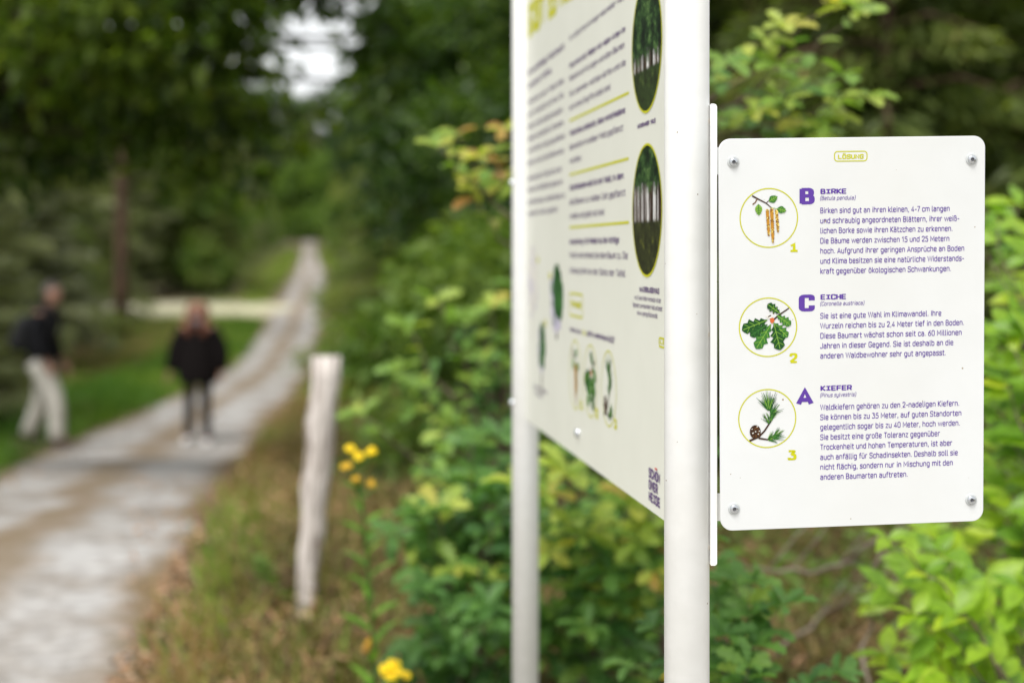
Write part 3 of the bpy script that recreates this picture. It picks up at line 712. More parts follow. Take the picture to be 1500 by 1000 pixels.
        for i in range(46):
            a, q = rnd.uniform(0, 6.28), math.sqrt(rnd.random()); x, y = -.42 + .17 * q * math.cos(a), -.44 + .21 * q * math.sin(a)
            poly([(x - .03, y), (x, y - .02), (x + .03, y), (x, y + .025)], rnd.choice((6, 6, 8, 3)))
rnd = random.Random(5)
for (px, py, ry_, kd, nn, nx_, ny_) in ((844.6, 548.4, 51, 'birch', '1', 852, 599), (867, 558, 53.5, 'oak', '2', 874.5, 611.5), (893.5, 569, 56, 'pine', '3', 902, 627)):
    u, v = BP.uv(px, py); _, vt = BP.uv(px, py - ry_); rr = vt - v
    mb = MB(); disc(mb, BP, u, v, rr * .96, rr, L1, 9); drawing(mb, BP, u, v, rr, L2, kd, rnd)
    put_text(mb, BP, nn, nx_, ny_, nx_ + 3.6, 14, L1, 2.4, True, mat=9)
    bsub('plant_drawing', mb, PR_M)
# three cut-out trees at the far side of the board
def tree_print(name, cx, top, bot, wpx, trunk_bot, kind, rnd):
    mb = MB(); u0, vt = BP.uv(cx, top); _, vb_ = BP.uv(cx, bot); ul, _ = BP.uv(cx - wpx, (top + bot) / 2); ur, _ = BP.uv(cx + wpx, (top + bot) / 2); w = (ur - ul) / 2
    _, vtr = BP.uv(cx, trunk_bot)
    mb.add([BP.P(u0 - w * .1, vtr, L1), BP.P(u0 + w * .1, vtr, L1), BP.P(u0 + w * .07, vt - .1 * (vt - vb_), L1), BP.P(u0 - w * .07, vt - .1 * (vt - vb_), L1)], [(0, 1, 2, 3)], 8 if kind == 'pale' else 3)
    for i in range(150):
        a = rnd.uniform(0, 6.28); q = math.sqrt(rnd.random()); y = .5 + .5 * q * math.sin(a)
        x = q * math.cos(a)
        s = rnd.uniform(.1, .2) * w * 1.1; cxx, cyy = u0 + x * w * .85, vb_ + (vt - vb_) * y
        th = [rnd.uniform(0, 1) + k * 1.05 for k in range(6)]
        edge = (x < -.45 or y < .12)
        m_ = 8 if kind == 'pale' else (10 if edge and rnd.random() < .75 else rnd.choice((0, 0, 1)))
        if kind == 'pale' and rnd.random() < .3: m_ = 10
        mb.add([BP.P(cxx + s * math.cos(t), cyy + s * 1.2 * math.sin(t), L1 + 2e-5 + (i % 30) * 1e-5) for t in th], [tuple(range(6))], m_)
    bsub(name, mb, PR_M + [plain('print_lilac_grey', (.50, .47, .58), .5)])
tree_print('tree_picture', 781.5, 366, 458, 7.5, 498, 'pale', rnd)
tree_print('tree_picture', 817, 396, 480, 10, 497, 'oak', rnd)
tree_print('tree_picture', 795, 474, 542, 5.5, 577, 'pine', rnd)
for t, x, y in (('A', 788, 384), ('B', 806, 408), ('C', 799, 477)): mb = MB(); put_text(mb, BP, t, x, y, x + 3, 8, L1, 2.4, True); bsub('tree_letter', mb, M_LIME)

# ---- answer panel beside the front post
a1, a2, a3 = -0.05961938, -0.10705565, 0.01287568
cx_, sx_, cy_, sy_, cz_, sz_ = math.cos(a1), math.sin(a1), math.cos(a2), math.sin(a2), math.cos(a3), math.sin(a3)
Rm = np.array([[cz_, -sz_, 0], [sz_, cz_, 0], [0, 0, 1]]) @ np.array([[1, 0, 0], [0, cx_, -sx_], [0, sx_, cx_]]) @ np.array([[cy_, 0, sy_], [0, 1, 0], [-sy_, 0, cy_]])
def cv(p): return np.array([p[0], p[2], p[1]])
PC = np.array([0.44356047, 2.03308228, CAMZ - 0.10617075]); PW, PHH = .354, .50695
AP = Plane(PC, cv(Rm[:, 0]), cv(Rm[:, 1]))
if AP.N[1] > 0: AP.N = -AP.N
mb = MB(); rc = .0155
def rr_loop(hw, hh, r, k=9):
    out = []
    for cx, cy, a0 in ((hw - r, hh - r, 0), (-hw + r, hh - r, 90), (-hw + r, -hh + r, 180), (hw - r, -hh + r, 270)):
        for i in range(k): a = R(a0 + 90 * i / (k - 1)); out.append((cx + r * math.cos(a), cy + r * math.sin(a)))
    return np.array(out)
hw, hh, e = PW / 2, PHH / 2, .0006
loops = [(rr_loop(hw, hh, rc), -.004), (rr_loop(hw, hh, rc), -e), (rr_loop(hw - e, hh - e, rc - e), 0)]
V = np.concatenate([AP.pts(l, z) for l, z in loops]); n_ = len(loops[0][0])
F = [(k * n_ + i, k * n_ + (i + 1) % n_, (k + 1) * n_ + (i + 1) % n_, (k + 1) * n_ + i) for k in range(2) for i in range(n_)]
F += [tuple(range(2 * n_, 3 * n_)), tuple(reversed(range(n_)))]
mb.add(V, F)
panel = sbuild(mb, 'answer_panel', M_PLATE)
tag(panel, 'small white rounded answer panel listing birch, oak and pine in purple text')
def psub(name, mb, mats, smooth=False): return sbuild(mb, name, mats, panel, smooth)
T1, T2 = .00025, .0005
for px, py in ((1074, 237.4), (1423, 233.5), (1075, 744.5), (1422.2, 731.4)):
    u, v = AP.uv(px, py); mb = MB()
    lathe(mb, AP.P(u, v, 0), AP.N, [(.0078, 0), (.0078, .0010), (.0072, .0016), (.0045, .0018)], 28, 0)
    lathe(mb, AP.P(u, v, 0), AP.N, [(.0055, .0018), (.0055, .0026), (.0050, .0034), (.0040, .0040), (.0024, .0042)], 28, 1)
    lathe(mb, AP.P(u, v, 0), AP.N, [(.0024, .0042), (.0021, .0030), (0, .0028)], 6, 2)
    psub('bolt', mb, [M_WASH, M_ZINC, M_DARK], True)
mb = MB(); frame_box(mb, AP, 1222.3, 1270, 222.2, 236.4, .0014, .0042, T1); put_text(mb, AP, 'LÖSUNG', 1227.6, 232.9, 1265.4, 6.2, T1, 1.75, True)
psub('solution_badge', mb, M_LIME)
ENTRY = [
 ('birch', 'B', (1171.9, 298.2, 1193.7, 21.3), '1', (1156.8, 369.3, 1169.7, 13.4), (1126.2, 319.3, 42.6), 'BIRKE', (1201.6, 284.0, 1240.2, 6.9), '(Betula pendula)', (1201, 293, 1252.8),
  312.2, 14.76, [('Birken sind gut an ihren kleinen, 4-7 cm langen', 1391.4), ('und schraubig angeordneten Blättern, ihrer weiß-', 1405.4), ('lichen Borke sowie ihren Kätzchen zu erkennen.', 1395.6), ('Die Bäume werden zwischen 15 und 25 Metern', 1390.9),
   ('hoch. Aufgrund ihrer geringen Ansprüche an Boden', 1412.7), ('und Klima besitzen sie eine natürliche Widerstands-', 1412.4), ('kraft gegenüber ökologischen Schwankungen.', 1393.4)]),
 ('oak', 'C', (1170.8, 454.8, 1193.5, 21.8), '2', (1156.5, 531, 1169, 13), (1125, 479.2, 42.5), 'EICHE', (1201.6, 438.5, 1239.7, 6.9), '(Coronella austriaca)', (1201, 447.5, 1265.7),
  466.3, 14.6, [('Sie ist eine gute Wahl im Klimawandel. Ihre', 1379.1), ('Wurzeln reichen bis zu 2,4 Meter tief in den Boden.', 1412.4), ('Diese Baumart wächst schon seit ca. 60 Millionen', 1409), ('Jahren in dieser Gegend. Sie ist deshalb an die', 1396.7), ('anderen Waldbewohner sehr gut angepasst.', 1385.8)]),
 ('pine', 'A', (1168, 592.2, 1191.2, 21.8), '3', (1154, 672.9, 1167.4, 13.2), (1123.9, 612.6, 42.3), 'KIEFER', (1201.6, 572, 1248, 6.9), '(Pinus sylvestris)', (1201, 581.3, 1253.7),
  600, 14.57, [('Waldkiefern gehören zu den 2-nadeligen Kiefern.', 1405.4), ('Sie können bis zu 35 Meter, auf guten Standorten', 1408.5), ('gelegentlich sogar bis zu 40 Meter, hoch werden.', 1406.3), ('Sie besitzt eine große Toleranz gegenüber', 1377), ('Trockenheit und hohen Temperaturen, ist aber', 1395),
   ('auch anfällig für Schadinsekten. Deshalb soll sie', 1403.2), ('nicht flächig, sondern nur in Mischung mit den', 1395.9), ('anderen Baumarten auftreten.', 1330)])]
for kd, big, bb, num, nb, (ccx, ccy, cr), head, hb, sub, sb, y0, dy, lines in ENTRY:
    u, v = AP.uv(ccx, ccy); u2, _ = AP.uv(ccx + cr, ccy); rr = u2 - u
    mb = MB(); disc(mb, AP, u, v, rr * .965, rr * 1.005, T1, 9, 72); drawing(mb, AP, u, v, rr, T2, kd, rnd); psub('plant_drawing', mb, PR_M)
    mb = MB(); put_text(mb, AP, big, bb[0] + 1.5, bb[1], bb[2] - 1, bb[3], T1, 2.1 if big == 'A' else 2.5, True, rr=1.2, ky=.95 if big == 'A' else .64); psub('big_letter', mb, M_PURPLE)
    mb = MB(); put_text(mb, AP, num, nb[0] + .8, nb[1], nb[2] - .8, nb[3], T1, 2.2, True, rr=1.2, ky=.75); psub('number', mb, M_LIME)
    mb = MB(); put_text(mb, AP, head, hb[0] + .6, hb[1], hb[2], hb[3], T1, 1.9, True, rr=1.2, ky=.8); psub('heading', mb, M_PURPLE)
    mb = MB(); put_text(mb, AP, sub, sb[0], sb[1], sb[2], 5.3, T1, .95, slant=.2)
    psub('latin_name', mb, M_PURPLE)
    mb = MB()
    for i, (t, xe) in enumerate(lines): put_text(mb, AP, t, 1201.5, y0 + i * dy, xe, 7.5, T1, 1.08, yb1=y0 + i * dy - .012 * (xe - 1201))
    psub('paragraph', mb, M_PURPLE)
# bracket bar, tabs, spacers
mb = MB(); zt, zb_ = at(1045, 152, 2.06)[2], at(1045, 828, 2.06)[2]; xb = at(1045.6, 400, 2.06)[0]; w2 = .0043; y0_ = 2.06
out = [(-w2, zb_ + .001), (-w2 + .001, zb_), (w2 - .003, zb_), (w2 - .001, zb_ + .001), (w2, zb_ + .003), (w2, zt - .004), (w2 - .0012, zt - .0012), (w2 - .004, zt), (-w2 + .001, zt), (-w2, zt - .001)]
V = [(xb + x, y0_, z) for x, z in out] + [(xb + x, y0_ + .03, z) for x, z in out]; k = len(out)
mb.add(V, [tuple(range(k)), tuple(reversed(range(k, 2 * k)))] + [(i, k + i, k + (i + 1) % k, (i + 1) % k) for i in range(k)])
sbuild(mb, 'bracket_bar', M_POST)
for pa, pb in ((215, 255), (725, 765)):
    mb = MB(); za_, zc_ = at(1052, pa, 2.06)[2], at(1052, pb, 2.06)[2]
    box(mb, ((xb + w2 + .0112), 2.075, (za_ + zc_) / 2), (.022, .004, za_ - zc_)); sbuild(mb, 'bracket_tab', M_POST)
for py in (178, 490, 802):
    mb = MB(); zc_ = at(1040, py, 2.07)[2]; lathe(mb, (xb - w2 - .006, 2.075, zc_), (1, 0, 0), [(0, -.012), (.006, -.012), (.006, .0055), (0, .0055)], 16); sbuild(mb, 'spacer', M_TAN)

# ---------------------------------------------------------------- weathered fence post
mb = MB(); rnd = random.Random(2); yP = 6.1
pts, rad = [], []
for i in range(13):
    t = i / 12; px = 446 + (479 - 446) * t + 2 * math.sin(i * 1.9); py = 905 + (522 - 905) * t
    p = at(px, py, yP); pts.append(p); rad.append((.036 + .021 * min(1, t * 1.7)) * (1 + .07 * math.sin(i * 2.3)))
pts[0][2] = gz(pts[0][0], yP) - .1
tube(mb, pts, rad, 12)
v = mb.v[0]; ph = np.arange(len(v)) % 12
mb.v[0] = v + np.stack([.004 * np.sin(ph * 2.6), .004 * np.cos(ph * 3.1), 0 * ph], 1)
wp = mb.build('wooden_post', M_WEATHER)
tag(wp, 'pale weathered leaning wooden post standing beside the sandy track', 'post')

# ---------------------------------------------------------------- vegetation builders
def rv(rg, n): return unit(rg.normal(size=(n, 3)))
def fix(P, y): return np.array([(P[0] - 750) / FPX * y, y, CAMZ + (368 - P[1]) / FPX * y])

class Plant:
    """stems (tubes) and leaves of one plant; a spray is a twig that carries leaves"""
    def __init__(s, seed): s.rg = np.random.default_rng(seed); s.st = MB(); s.lv = Leaves()
    def twig(s, a, b, r0, r1, sag=.0, wob=.03, n=7):
        a, b = np.array(a, float), np.array(b, float); t = np.linspace(0, 1, n)[:, None]; L = np.linalg.norm(b - a)
        p = a + (b - a) * t; p[:, 2] += (sag * L * 4 * t * (1 - t))[:, 0]
        w = s.rg.normal(size=(n, 3)) * wob * L; w[0] = 0; w[-1] = 0; p += w
        tube(s.st, p, np.linspace(r0, r1, n), 6); return p
    def spray(s, a, b, n, size, tint, r=.003, sag=.05, start=.25, rosette=0, spread=55, up=(0, -.35, .85), tipt=None):
        p = s.twig(a, b, r, r * .45, sag); t = np.linspace(0, 1, len(p)); rg = s.rg
        d = unit(p[-1] - p[0]); upv = unit(np.array(up, float)); side = unit(np.cross(d, upv))
        ts = start + (1 - start) * (np.arange(n) + rg.uniform(0, .6, n)) / n
        pos = np.stack([np.interp(ts, t, p[:, k]) for k in range(3)], 1)
        sg = np.where(np.arange(n) % 2 == 0, 1, -1)[:, None]
        ang = np.radians(spread + rg.normal(0, 14, n))[:, None]
        dr = np.cos(ang) * d + np.sin(ang) * sg * side + rg.normal(0, .18, (n, 3)) + np.array([0, 0, -.12])
        nr = upv + rg.normal(0, .33, (n, 3))
        sz = size * rg.uniform(.7, 1.12, n) * (1 - .25 * (ts > .9))
        tt = np.clip(tint + .12 * (ts - .5) + rg.normal(0, .2, n), 0, 1)
        if tipt is not None: tt = np.where(ts > .78, np.clip(tipt + rg.normal(0, .08, n), 0, 1), tt)
        s.lv.add(pos, dr, nr, sz, tt)
        if rosette:
            k = rosette; az = np.arange(k) * 2.399 + rg.uniform(0, 6)
            e1 = unit(np.cross(upv, [1., .2, 0])); e2 = np.cross(upv, e1)
            dr = np.cos(az)[:, None] * e1 + np.sin(az)[:, None] * e2 + .55 * d + rg.normal(0, .12, (k, 3))
            tt = np.clip((tint if tipt is None else tipt) + rg.normal(0, .09, k), 0, 1)
            s.lv.add(np.repeat(p[-1:], k, 0), dr, upv + rg.normal(0, .3, (k, 3)), size * rg.uniform(.6, 1.1, k), tt)
        return p
    def build(s, name, label, cat, templ, lm, sm_, base, group=None, **kw):
        root = tag(empty(name, tuple(base)), label, cat, group); B0 = np.array(base, float)
        if s.st.n:
            s.st.v = [v - B0 for v in s.st.v]; s.st.build('stem', sm_, root)
        s.lv.d['pos'] = [p - B0 for p in s.lv.d['pos']]
        s.lv.build('foliage', templ, lm, root, **kw)
        return root

def crown_leaves(rg, lobes, per, size, tlo=.15, thi=.75):
    """lobes: (x, y, z, r); leaves fill the outer half of each clump"""
    L = Leaves()
    for (x, y, z, r) in lobes:
        k = int(per * r * r); d = rv(rg, k); q = r * rg.uniform(.35, 1.08, k) ** .7
        pos = np.array([x, y, z]) + d * q[:, None] * np.array([1, 1, .75])
        dr = unit(d + rg.normal(0, .7, (k, 3)) + np.array([0, 0, -.25])); nr = rg.normal(0, .5, (k, 3)) + np.array([0, 0, 1.0])
        base = rg.uniform(tlo, thi)
        L.add(pos, dr, nr, size * rg.uniform(.65, 1.3, k), np.clip(base + rg.normal(0, .16, k), 0, 1))
    return L
def broad_tree(name, seed, H, base, R_, nl, per, size, leaf, bark, tr, lobr=(.28, .5), templ='simple'):
    rg = np.random.default_rng(seed); lobes = []
    for i in range(nl):
        t = rg.uniform(0, 1); z = base + (H - base) * t; prof = math.sin(math.pi * (.15 + .8 * t)) ** .6
        a = rg.uniform(0, 6.283); q = R_ * prof * rg.uniform(.3, 1) ** .6
        lobes.append((q * math.cos(a), q * math.sin(a), z, R_ * rg.uniform(*lobr)))
    root = empty(name)
    mb = MB(); k = 9; pts = np.stack([.12 * R_ * np.sin(np.linspace(0, 3, k) + seed), .1 * R_ * np.sin(np.linspace(0, 4, k)), np.linspace(-.2, H * .9, k)], 1); pts[:, :2] -= pts[0, :2]
    tube(mb, pts, np.linspace(tr, tr * .15, k) * np.array([1.35] + [1] * (k - 1)), 10)
    for l in lobes[:14]:
        z0 = max(.5, l[2] - .35 * R_ - .3 * math.hypot(l[0], l[1])); p0 = np.array([np.interp(z0, pts[:, 2], pts[:, 0]), np.interp(z0, pts[:, 2], pts[:, 1]), z0])
        p = p0 + (np.array(l[:3]) - p0) * np.linspace(0, 1, 6)[:, None]; p[:, 2] += .1 * R_ * np.sin(np.linspace(0, 3.14, 6)); tube(mb, p, np.linspace(tr * .3, tr * .05, 6), 6)
    c = [mb.build('trunk', bark, root), crown_leaves(rg, lobes, per, size).build('crown', templ, leaf, root)]
    return root, c
def conifer(name, seed, H, base, R_, nb, per, size, leaf, bark, tr, droop=.25, dead=True):
    rg = np.random.default_rng(seed); root = empty(name); mb = MB(); k = 8
    z = np.linspace(-.2, H, k); pts = np.stack([.03 * np.sin(z + seed), .03 * np.cos(z), z], 1)
    tube(mb, pts, np.linspace(tr, .01, k) * np.array([1.3] + [1] * (k - 1)), 10); L = Leaves()
    if dead:
        for i in range(16):
            z0 = rg.uniform(.3, max(.6, base)); a = rg.uniform(0, 6.28); l = rg.uniform(.3, .8) * R_ * .6
            tube(mb, np.array([[0, 0, z0], [l * .5 * math.cos(a), l * .5 * math.sin(a), z0 - .05], [l * math.cos(a), l * math.sin(a), z0 - .2 * l]]), [.014, .01, .004], 5)
    for i in range(nb):
        t = (i + rg.uniform(0, 1)) / nb; z0 = base + (H - base) * t ** 1.1; l = R_ * (1 - t) ** .75 * rg.uniform(.6, 1.1) + .12
        a = i * 2.399 + rg.uniform(-.4, .4); d = np.array([math.cos(a), math.sin(a), 0]); sd = np.array([-math.sin(a), math.cos(a), 0])
        n = int(1.7 * per * (l + .3)); u = rg.uniform(.1, 1, n) ** .7
        wv = (1 - .75 * u) * l * .42 * rg.uniform(-1, 1, n)
        zz = z0 + l * (.12 * u - droop * u ** 2) * 1.0 - rg.uniform(0, .10, n) * (1 + l * .5)
        pos = d * (u * l)[:, None] + sd * wv[:, None]; pos[:, 2] = zz
        dr = d * .9 + sd * (np.sign(wv) * .7)[:, None] + rg.normal(0, .35, (n, 3)) + np.array([0, 0, -.25])
        base_t = rg.uniform(.15, .7)
        L.add(pos, dr, np.array([0, 0, 1.]) + rg.normal(0, .5, (n, 3)), size * rg.uniform(.6, 1.25, n), np.clip(base_t + .25 * (u - .6) + rg.normal(0, .14, n), 0, 1))
        if l > .3: tube(mb, np.array([[0, 0, z0], d * l * .5 + [0, 0, z0 + l * .03], d * l * .95 + [0, 0, z0 + l * (.11 - droop * .9)]]), [.012 * l + .006, .008 * l + .004, .003], 5)
    return root, [mb.build('trunk', bark, root), L.build('crown', 'lance', leaf, root, flat=True, wide=.8)]
def pine(name, seed, H, base, R_, leaf, bark, tr, per=260):
    rg = np.random.default_rng(seed); root = empty(name); mb = MB(); k = 10; z = np.linspace(-.2, H * .95, k)
    pts = np.stack([.1 * np.sin(z * .5 + seed) * z / H, .1 * np.cos(z * .4), z], 1); pts[:, :2] -= pts[0, :2]
    tube(mb, pts, np.linspace(tr, tr * .3, k) * np.array([1.25] + [1] * (k - 1)), 12); lobes = []
    for i in range(22):
        t = rg.uniform(0, 1); z0 = base + (H - base) * t; a = rg.uniform(0, 6.28); q = R_ * rg.uniform(.3, 1) * (1.1 - .6 * t)
        c = (q * math.cos(a), q * math.sin(a), z0 + .2 * q, R_ * rg.uniform(.25, .42)); lobes.append(c)
        tube(mb, np.array([[np.interp(z0 - .2, z, pts[:, 0]), np.interp(z0 - .2, z, pts[:, 1]), z0 - .2], [c[0] * .6, c[1] * .6, c[2] - .1], c[:3]]), [tr * .22, tr * .14, tr * .05], 6)
    for i in range(9):
        z0 = rg.uniform(.12, .9) * base; a = rg.uniform(0, 6.28); l = rg.uniform(.3, 1.1)
        tube(mb, np.array([[0, 0, z0], [l * math.cos(a), l * math.sin(a), z0 + rg.uniform(-.25, .1)]]), [.02, .006], 5)
    return root, [mb.build('trunk', bark, root), crown_leaves(rg, lobes, per, .20).build('crown', 'lance', leaf, root, flat=True, wide=1.2)]

# ---------------------------------------------------------------- trees
# one of each kind is built first, then copied with its trunk and crown
KIND = {
 'spruce':  lambda: conifer('spruce_tree', 11, 9, .7, 2.1, 120, 95, .17, M_NEEDLE, M_PINEBARK, .13),
 'young':   lambda: conifer('young_spruce', 12, 4.6, .35, 1.25, 80, 105, .12, M_NEEDLE, M_PINEBARK, .06),
 'grey':    lambda: conifer('grey_conifer', 13, 8, .5, 1.9, 105, 95, .19, M_NEEDLE_GREY, M_PINEBARK, .12, .12),
 'pine':    lambda: pine('scots_pine', 14, 15, 6.5, 2.2, M_NEEDLE_GREY, M_PINEBARK, .17),
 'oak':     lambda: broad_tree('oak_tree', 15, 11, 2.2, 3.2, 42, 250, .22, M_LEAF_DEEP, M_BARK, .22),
 'bush':    lambda: broad_tree('roadside_bush', 16, 3.6, .3, 1.5, 26, 420, .17, M_LEAF_FAR, M_BARK, .05),
}
PROTO = {}
def place(kind, x, y, sc, rz, label, cat, group, zs=1.0):
    z = gz(x, y) - .05
    if kind not in PROTO:
        r, c = KIND[kind](); PROTO[kind] = (r, c); o = r
        o.location = (x, y, z); o.rotation_euler = (0, 0, rz); o.scale = (sc, sc, sc * zs)
    else:
        r, c = PROTO[kind]; o = copy_tree(r, (x, y, z), rz, (sc, sc, sc * zs), c)
    tag(o, label, cat, group); return o
rg = np.random.default_rng(77)
def rr(a, b): return float(rg.uniform(a, b))
# left forest edge: greyish conifers and pines, seen over the grass verge
G_L = 'blurred conifers left of the track'
for i, (px, y, k, s) in enumerate([(-60, 19, 'grey', .75), (15, 27, 'grey', .9), (100, 48, 'grey', 1.3), (185, 62, 'grey', 1.2), (-20, 30, 'spruce', 1.2), (55, 38, 'spruce', 1.2), (250, 66, 'grey', 1.2), (300, 64, 'spruce', 1.2),
        (20, 40, 'pine', 1.0), (120, 60, 'spruce', 1.4), (-40, 46, 'spruce', 1.4), (90, 50, 'pine', 1.1), (-150, 25, 'grey', 1.0), (-200, 34, 'spruce', 1.2), (-120, 40, 'spruce', 1.3)]):
    x = (px - 750) / FPX * y
    lab = {'grey': 'blurred grey-green conifer at the forest edge left of the track', 'spruce': 'dark blurred spruce inside the forest left of the track', 'pine': 'tall pine with a bare trunk inside the forest left of the track'}[k]
    place(k, x, y, s, rr(0, 6), lab, 'tree', {'grey': 'grey conifers left of the track', 'spruce': 'spruces left of the track', 'pine': 'pines left of the track'}[k])
def near_trunk(px, py0, y, H, tr, seed, lab):
    r, c = pine('pine_tree', seed, H, H * .55, 2.0, M_NEEDLE, M_PINEBARK, tr); x = (px - 750) / FPX * y
    r.location = (x, y, gz(x, y)); tag(r, lab, 'tree'); return r
near_trunk(178, 500, 36, 16, .17, 31, 'brown pine trunk rising from the grassy bank between the two walkers')
near_trunk(335, 430, 70, 17, .3, 32, 'far brown pine trunk behind the side track above the walking woman')
# far corridor on both sides of the track, up to where it leaves the picture
for i in range(34):
    y = 62 + 125 * (i / 34) ** 1.1 + rr(-2, 2); side = 1 if i % 2 else -1
    k = ('bush', 'spruce', 'grey' if side < 0 else 'oak', 'grey', 'bush', 'spruce')[int(rr(0, 6))]
    x = float(pc(y)) + side * (float(pw(y)) + {'bush': 2.0, 'spruce': 2.3, 'oak': 4.6, 'grey': 2.2}[k] + rr(.3, 1.5) + (1.2 if side < 0 else 0))
    place(k, x, y, rr(.8, 1.25) * (1.25 if k == 'bush' else 1), rr(0, 6), {'bush': 'light green roadside bush far along the sandy track', 'spruce': 'spruce standing beside the far part of the sandy track', 'oak': 'leafy oak beside the far part of the sandy track', 'grey': 'grey-green conifer beside the far part of the sandy track'}[k],
          'bush' if k == 'bush' else 'tree', {'bush': 'bushes along the far track', 'spruce': 'spruces along the far track', 'oak': 'oaks along the far track', 'grey': 'grey conifers along the far track'}[k])
for i in range(46):      # depth of the forest on either side
    y = rr(64, 150); side = -1 if i % 3 else 1
    x = float(pc(y)) + side * (float(pw(y)) + rr(8, 27)); k = ('spruce', 'spruce', 'pine', 'grey', 'oak')[int(rr(0, 5))]
    place(k, x, y, rr(1.0, 1.5), rr(0, 6), {'spruce': 'dark spruce deep in the forest behind the side track', 'oak': 'round oak deep in the forest behind the side track', 'grey': 'grey conifer deep in the forest behind the side track', 'pine': 'tall pine deep in the forest behind the side track'}[k], 'tree',
          {'spruce': 'spruces deep in the forest', 'oak': 'oaks deep in the forest', 'grey': 'grey conifers deep in the forest', 'pine': 'pines deep in the forest'}[k])
for i in range(16):      # closes the far end of the track
    y = rr(205, 250); x = float(pc(200)) * y / 200 + (i - 8) * 2.6 + rr(-1, 1)
    place(('oak', 'spruce', 'grey')[i % 3], x, y, rr(1.7, 2.1), rr(0, 6), 'pale distant %s closing the far end of the sandy track' % ('oak', 'spruce', 'conifer')[i % 3], 'tree', ('oaks', 'spruces', 'grey conifers')[i % 3] + ' at the end of the track')
for i in range(9):
    y = rr(197, 212); x = float(pc(y)) + (i - 4) * 1.5 + rr(-.5, .5)
    place('bush', x, y, rr(2.0, 2.9), rr(0, 6), 'pale distant bush where the sandy track disappears', 'bush', 'bushes at the end of the track')
# right of the track: dark oak wood behind the sign, spruces behind the answer panel
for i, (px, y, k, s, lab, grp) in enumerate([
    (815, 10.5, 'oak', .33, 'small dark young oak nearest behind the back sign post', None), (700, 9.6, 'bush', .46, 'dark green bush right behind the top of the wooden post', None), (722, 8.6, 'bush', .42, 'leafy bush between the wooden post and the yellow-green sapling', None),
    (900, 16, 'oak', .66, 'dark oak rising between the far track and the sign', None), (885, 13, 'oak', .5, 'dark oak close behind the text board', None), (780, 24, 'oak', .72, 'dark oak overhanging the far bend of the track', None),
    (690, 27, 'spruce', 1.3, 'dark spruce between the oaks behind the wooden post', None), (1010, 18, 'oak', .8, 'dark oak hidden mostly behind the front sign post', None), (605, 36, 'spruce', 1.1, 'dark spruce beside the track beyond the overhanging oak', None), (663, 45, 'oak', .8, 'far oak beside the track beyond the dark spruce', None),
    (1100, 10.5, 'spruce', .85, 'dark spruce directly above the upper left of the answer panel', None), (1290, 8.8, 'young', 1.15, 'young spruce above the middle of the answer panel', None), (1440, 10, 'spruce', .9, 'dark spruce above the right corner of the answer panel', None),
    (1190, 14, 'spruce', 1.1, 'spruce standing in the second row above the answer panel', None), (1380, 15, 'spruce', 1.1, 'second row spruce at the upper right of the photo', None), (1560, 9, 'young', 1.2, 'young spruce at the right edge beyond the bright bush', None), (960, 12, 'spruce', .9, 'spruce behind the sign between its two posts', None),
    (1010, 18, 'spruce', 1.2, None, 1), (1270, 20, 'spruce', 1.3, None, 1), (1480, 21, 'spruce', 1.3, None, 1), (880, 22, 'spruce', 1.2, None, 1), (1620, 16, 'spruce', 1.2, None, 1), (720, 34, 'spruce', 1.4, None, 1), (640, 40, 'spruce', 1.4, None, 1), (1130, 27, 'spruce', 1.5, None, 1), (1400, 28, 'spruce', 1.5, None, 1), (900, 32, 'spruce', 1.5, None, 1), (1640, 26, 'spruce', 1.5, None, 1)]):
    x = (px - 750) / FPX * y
    place(k, x, y, s, rr(0, 6), lab or 'dim spruce deep in the wood behind the sign', 'bush' if k == 'bush' else 'tree', 'dim spruces behind the sign' if grp else None)
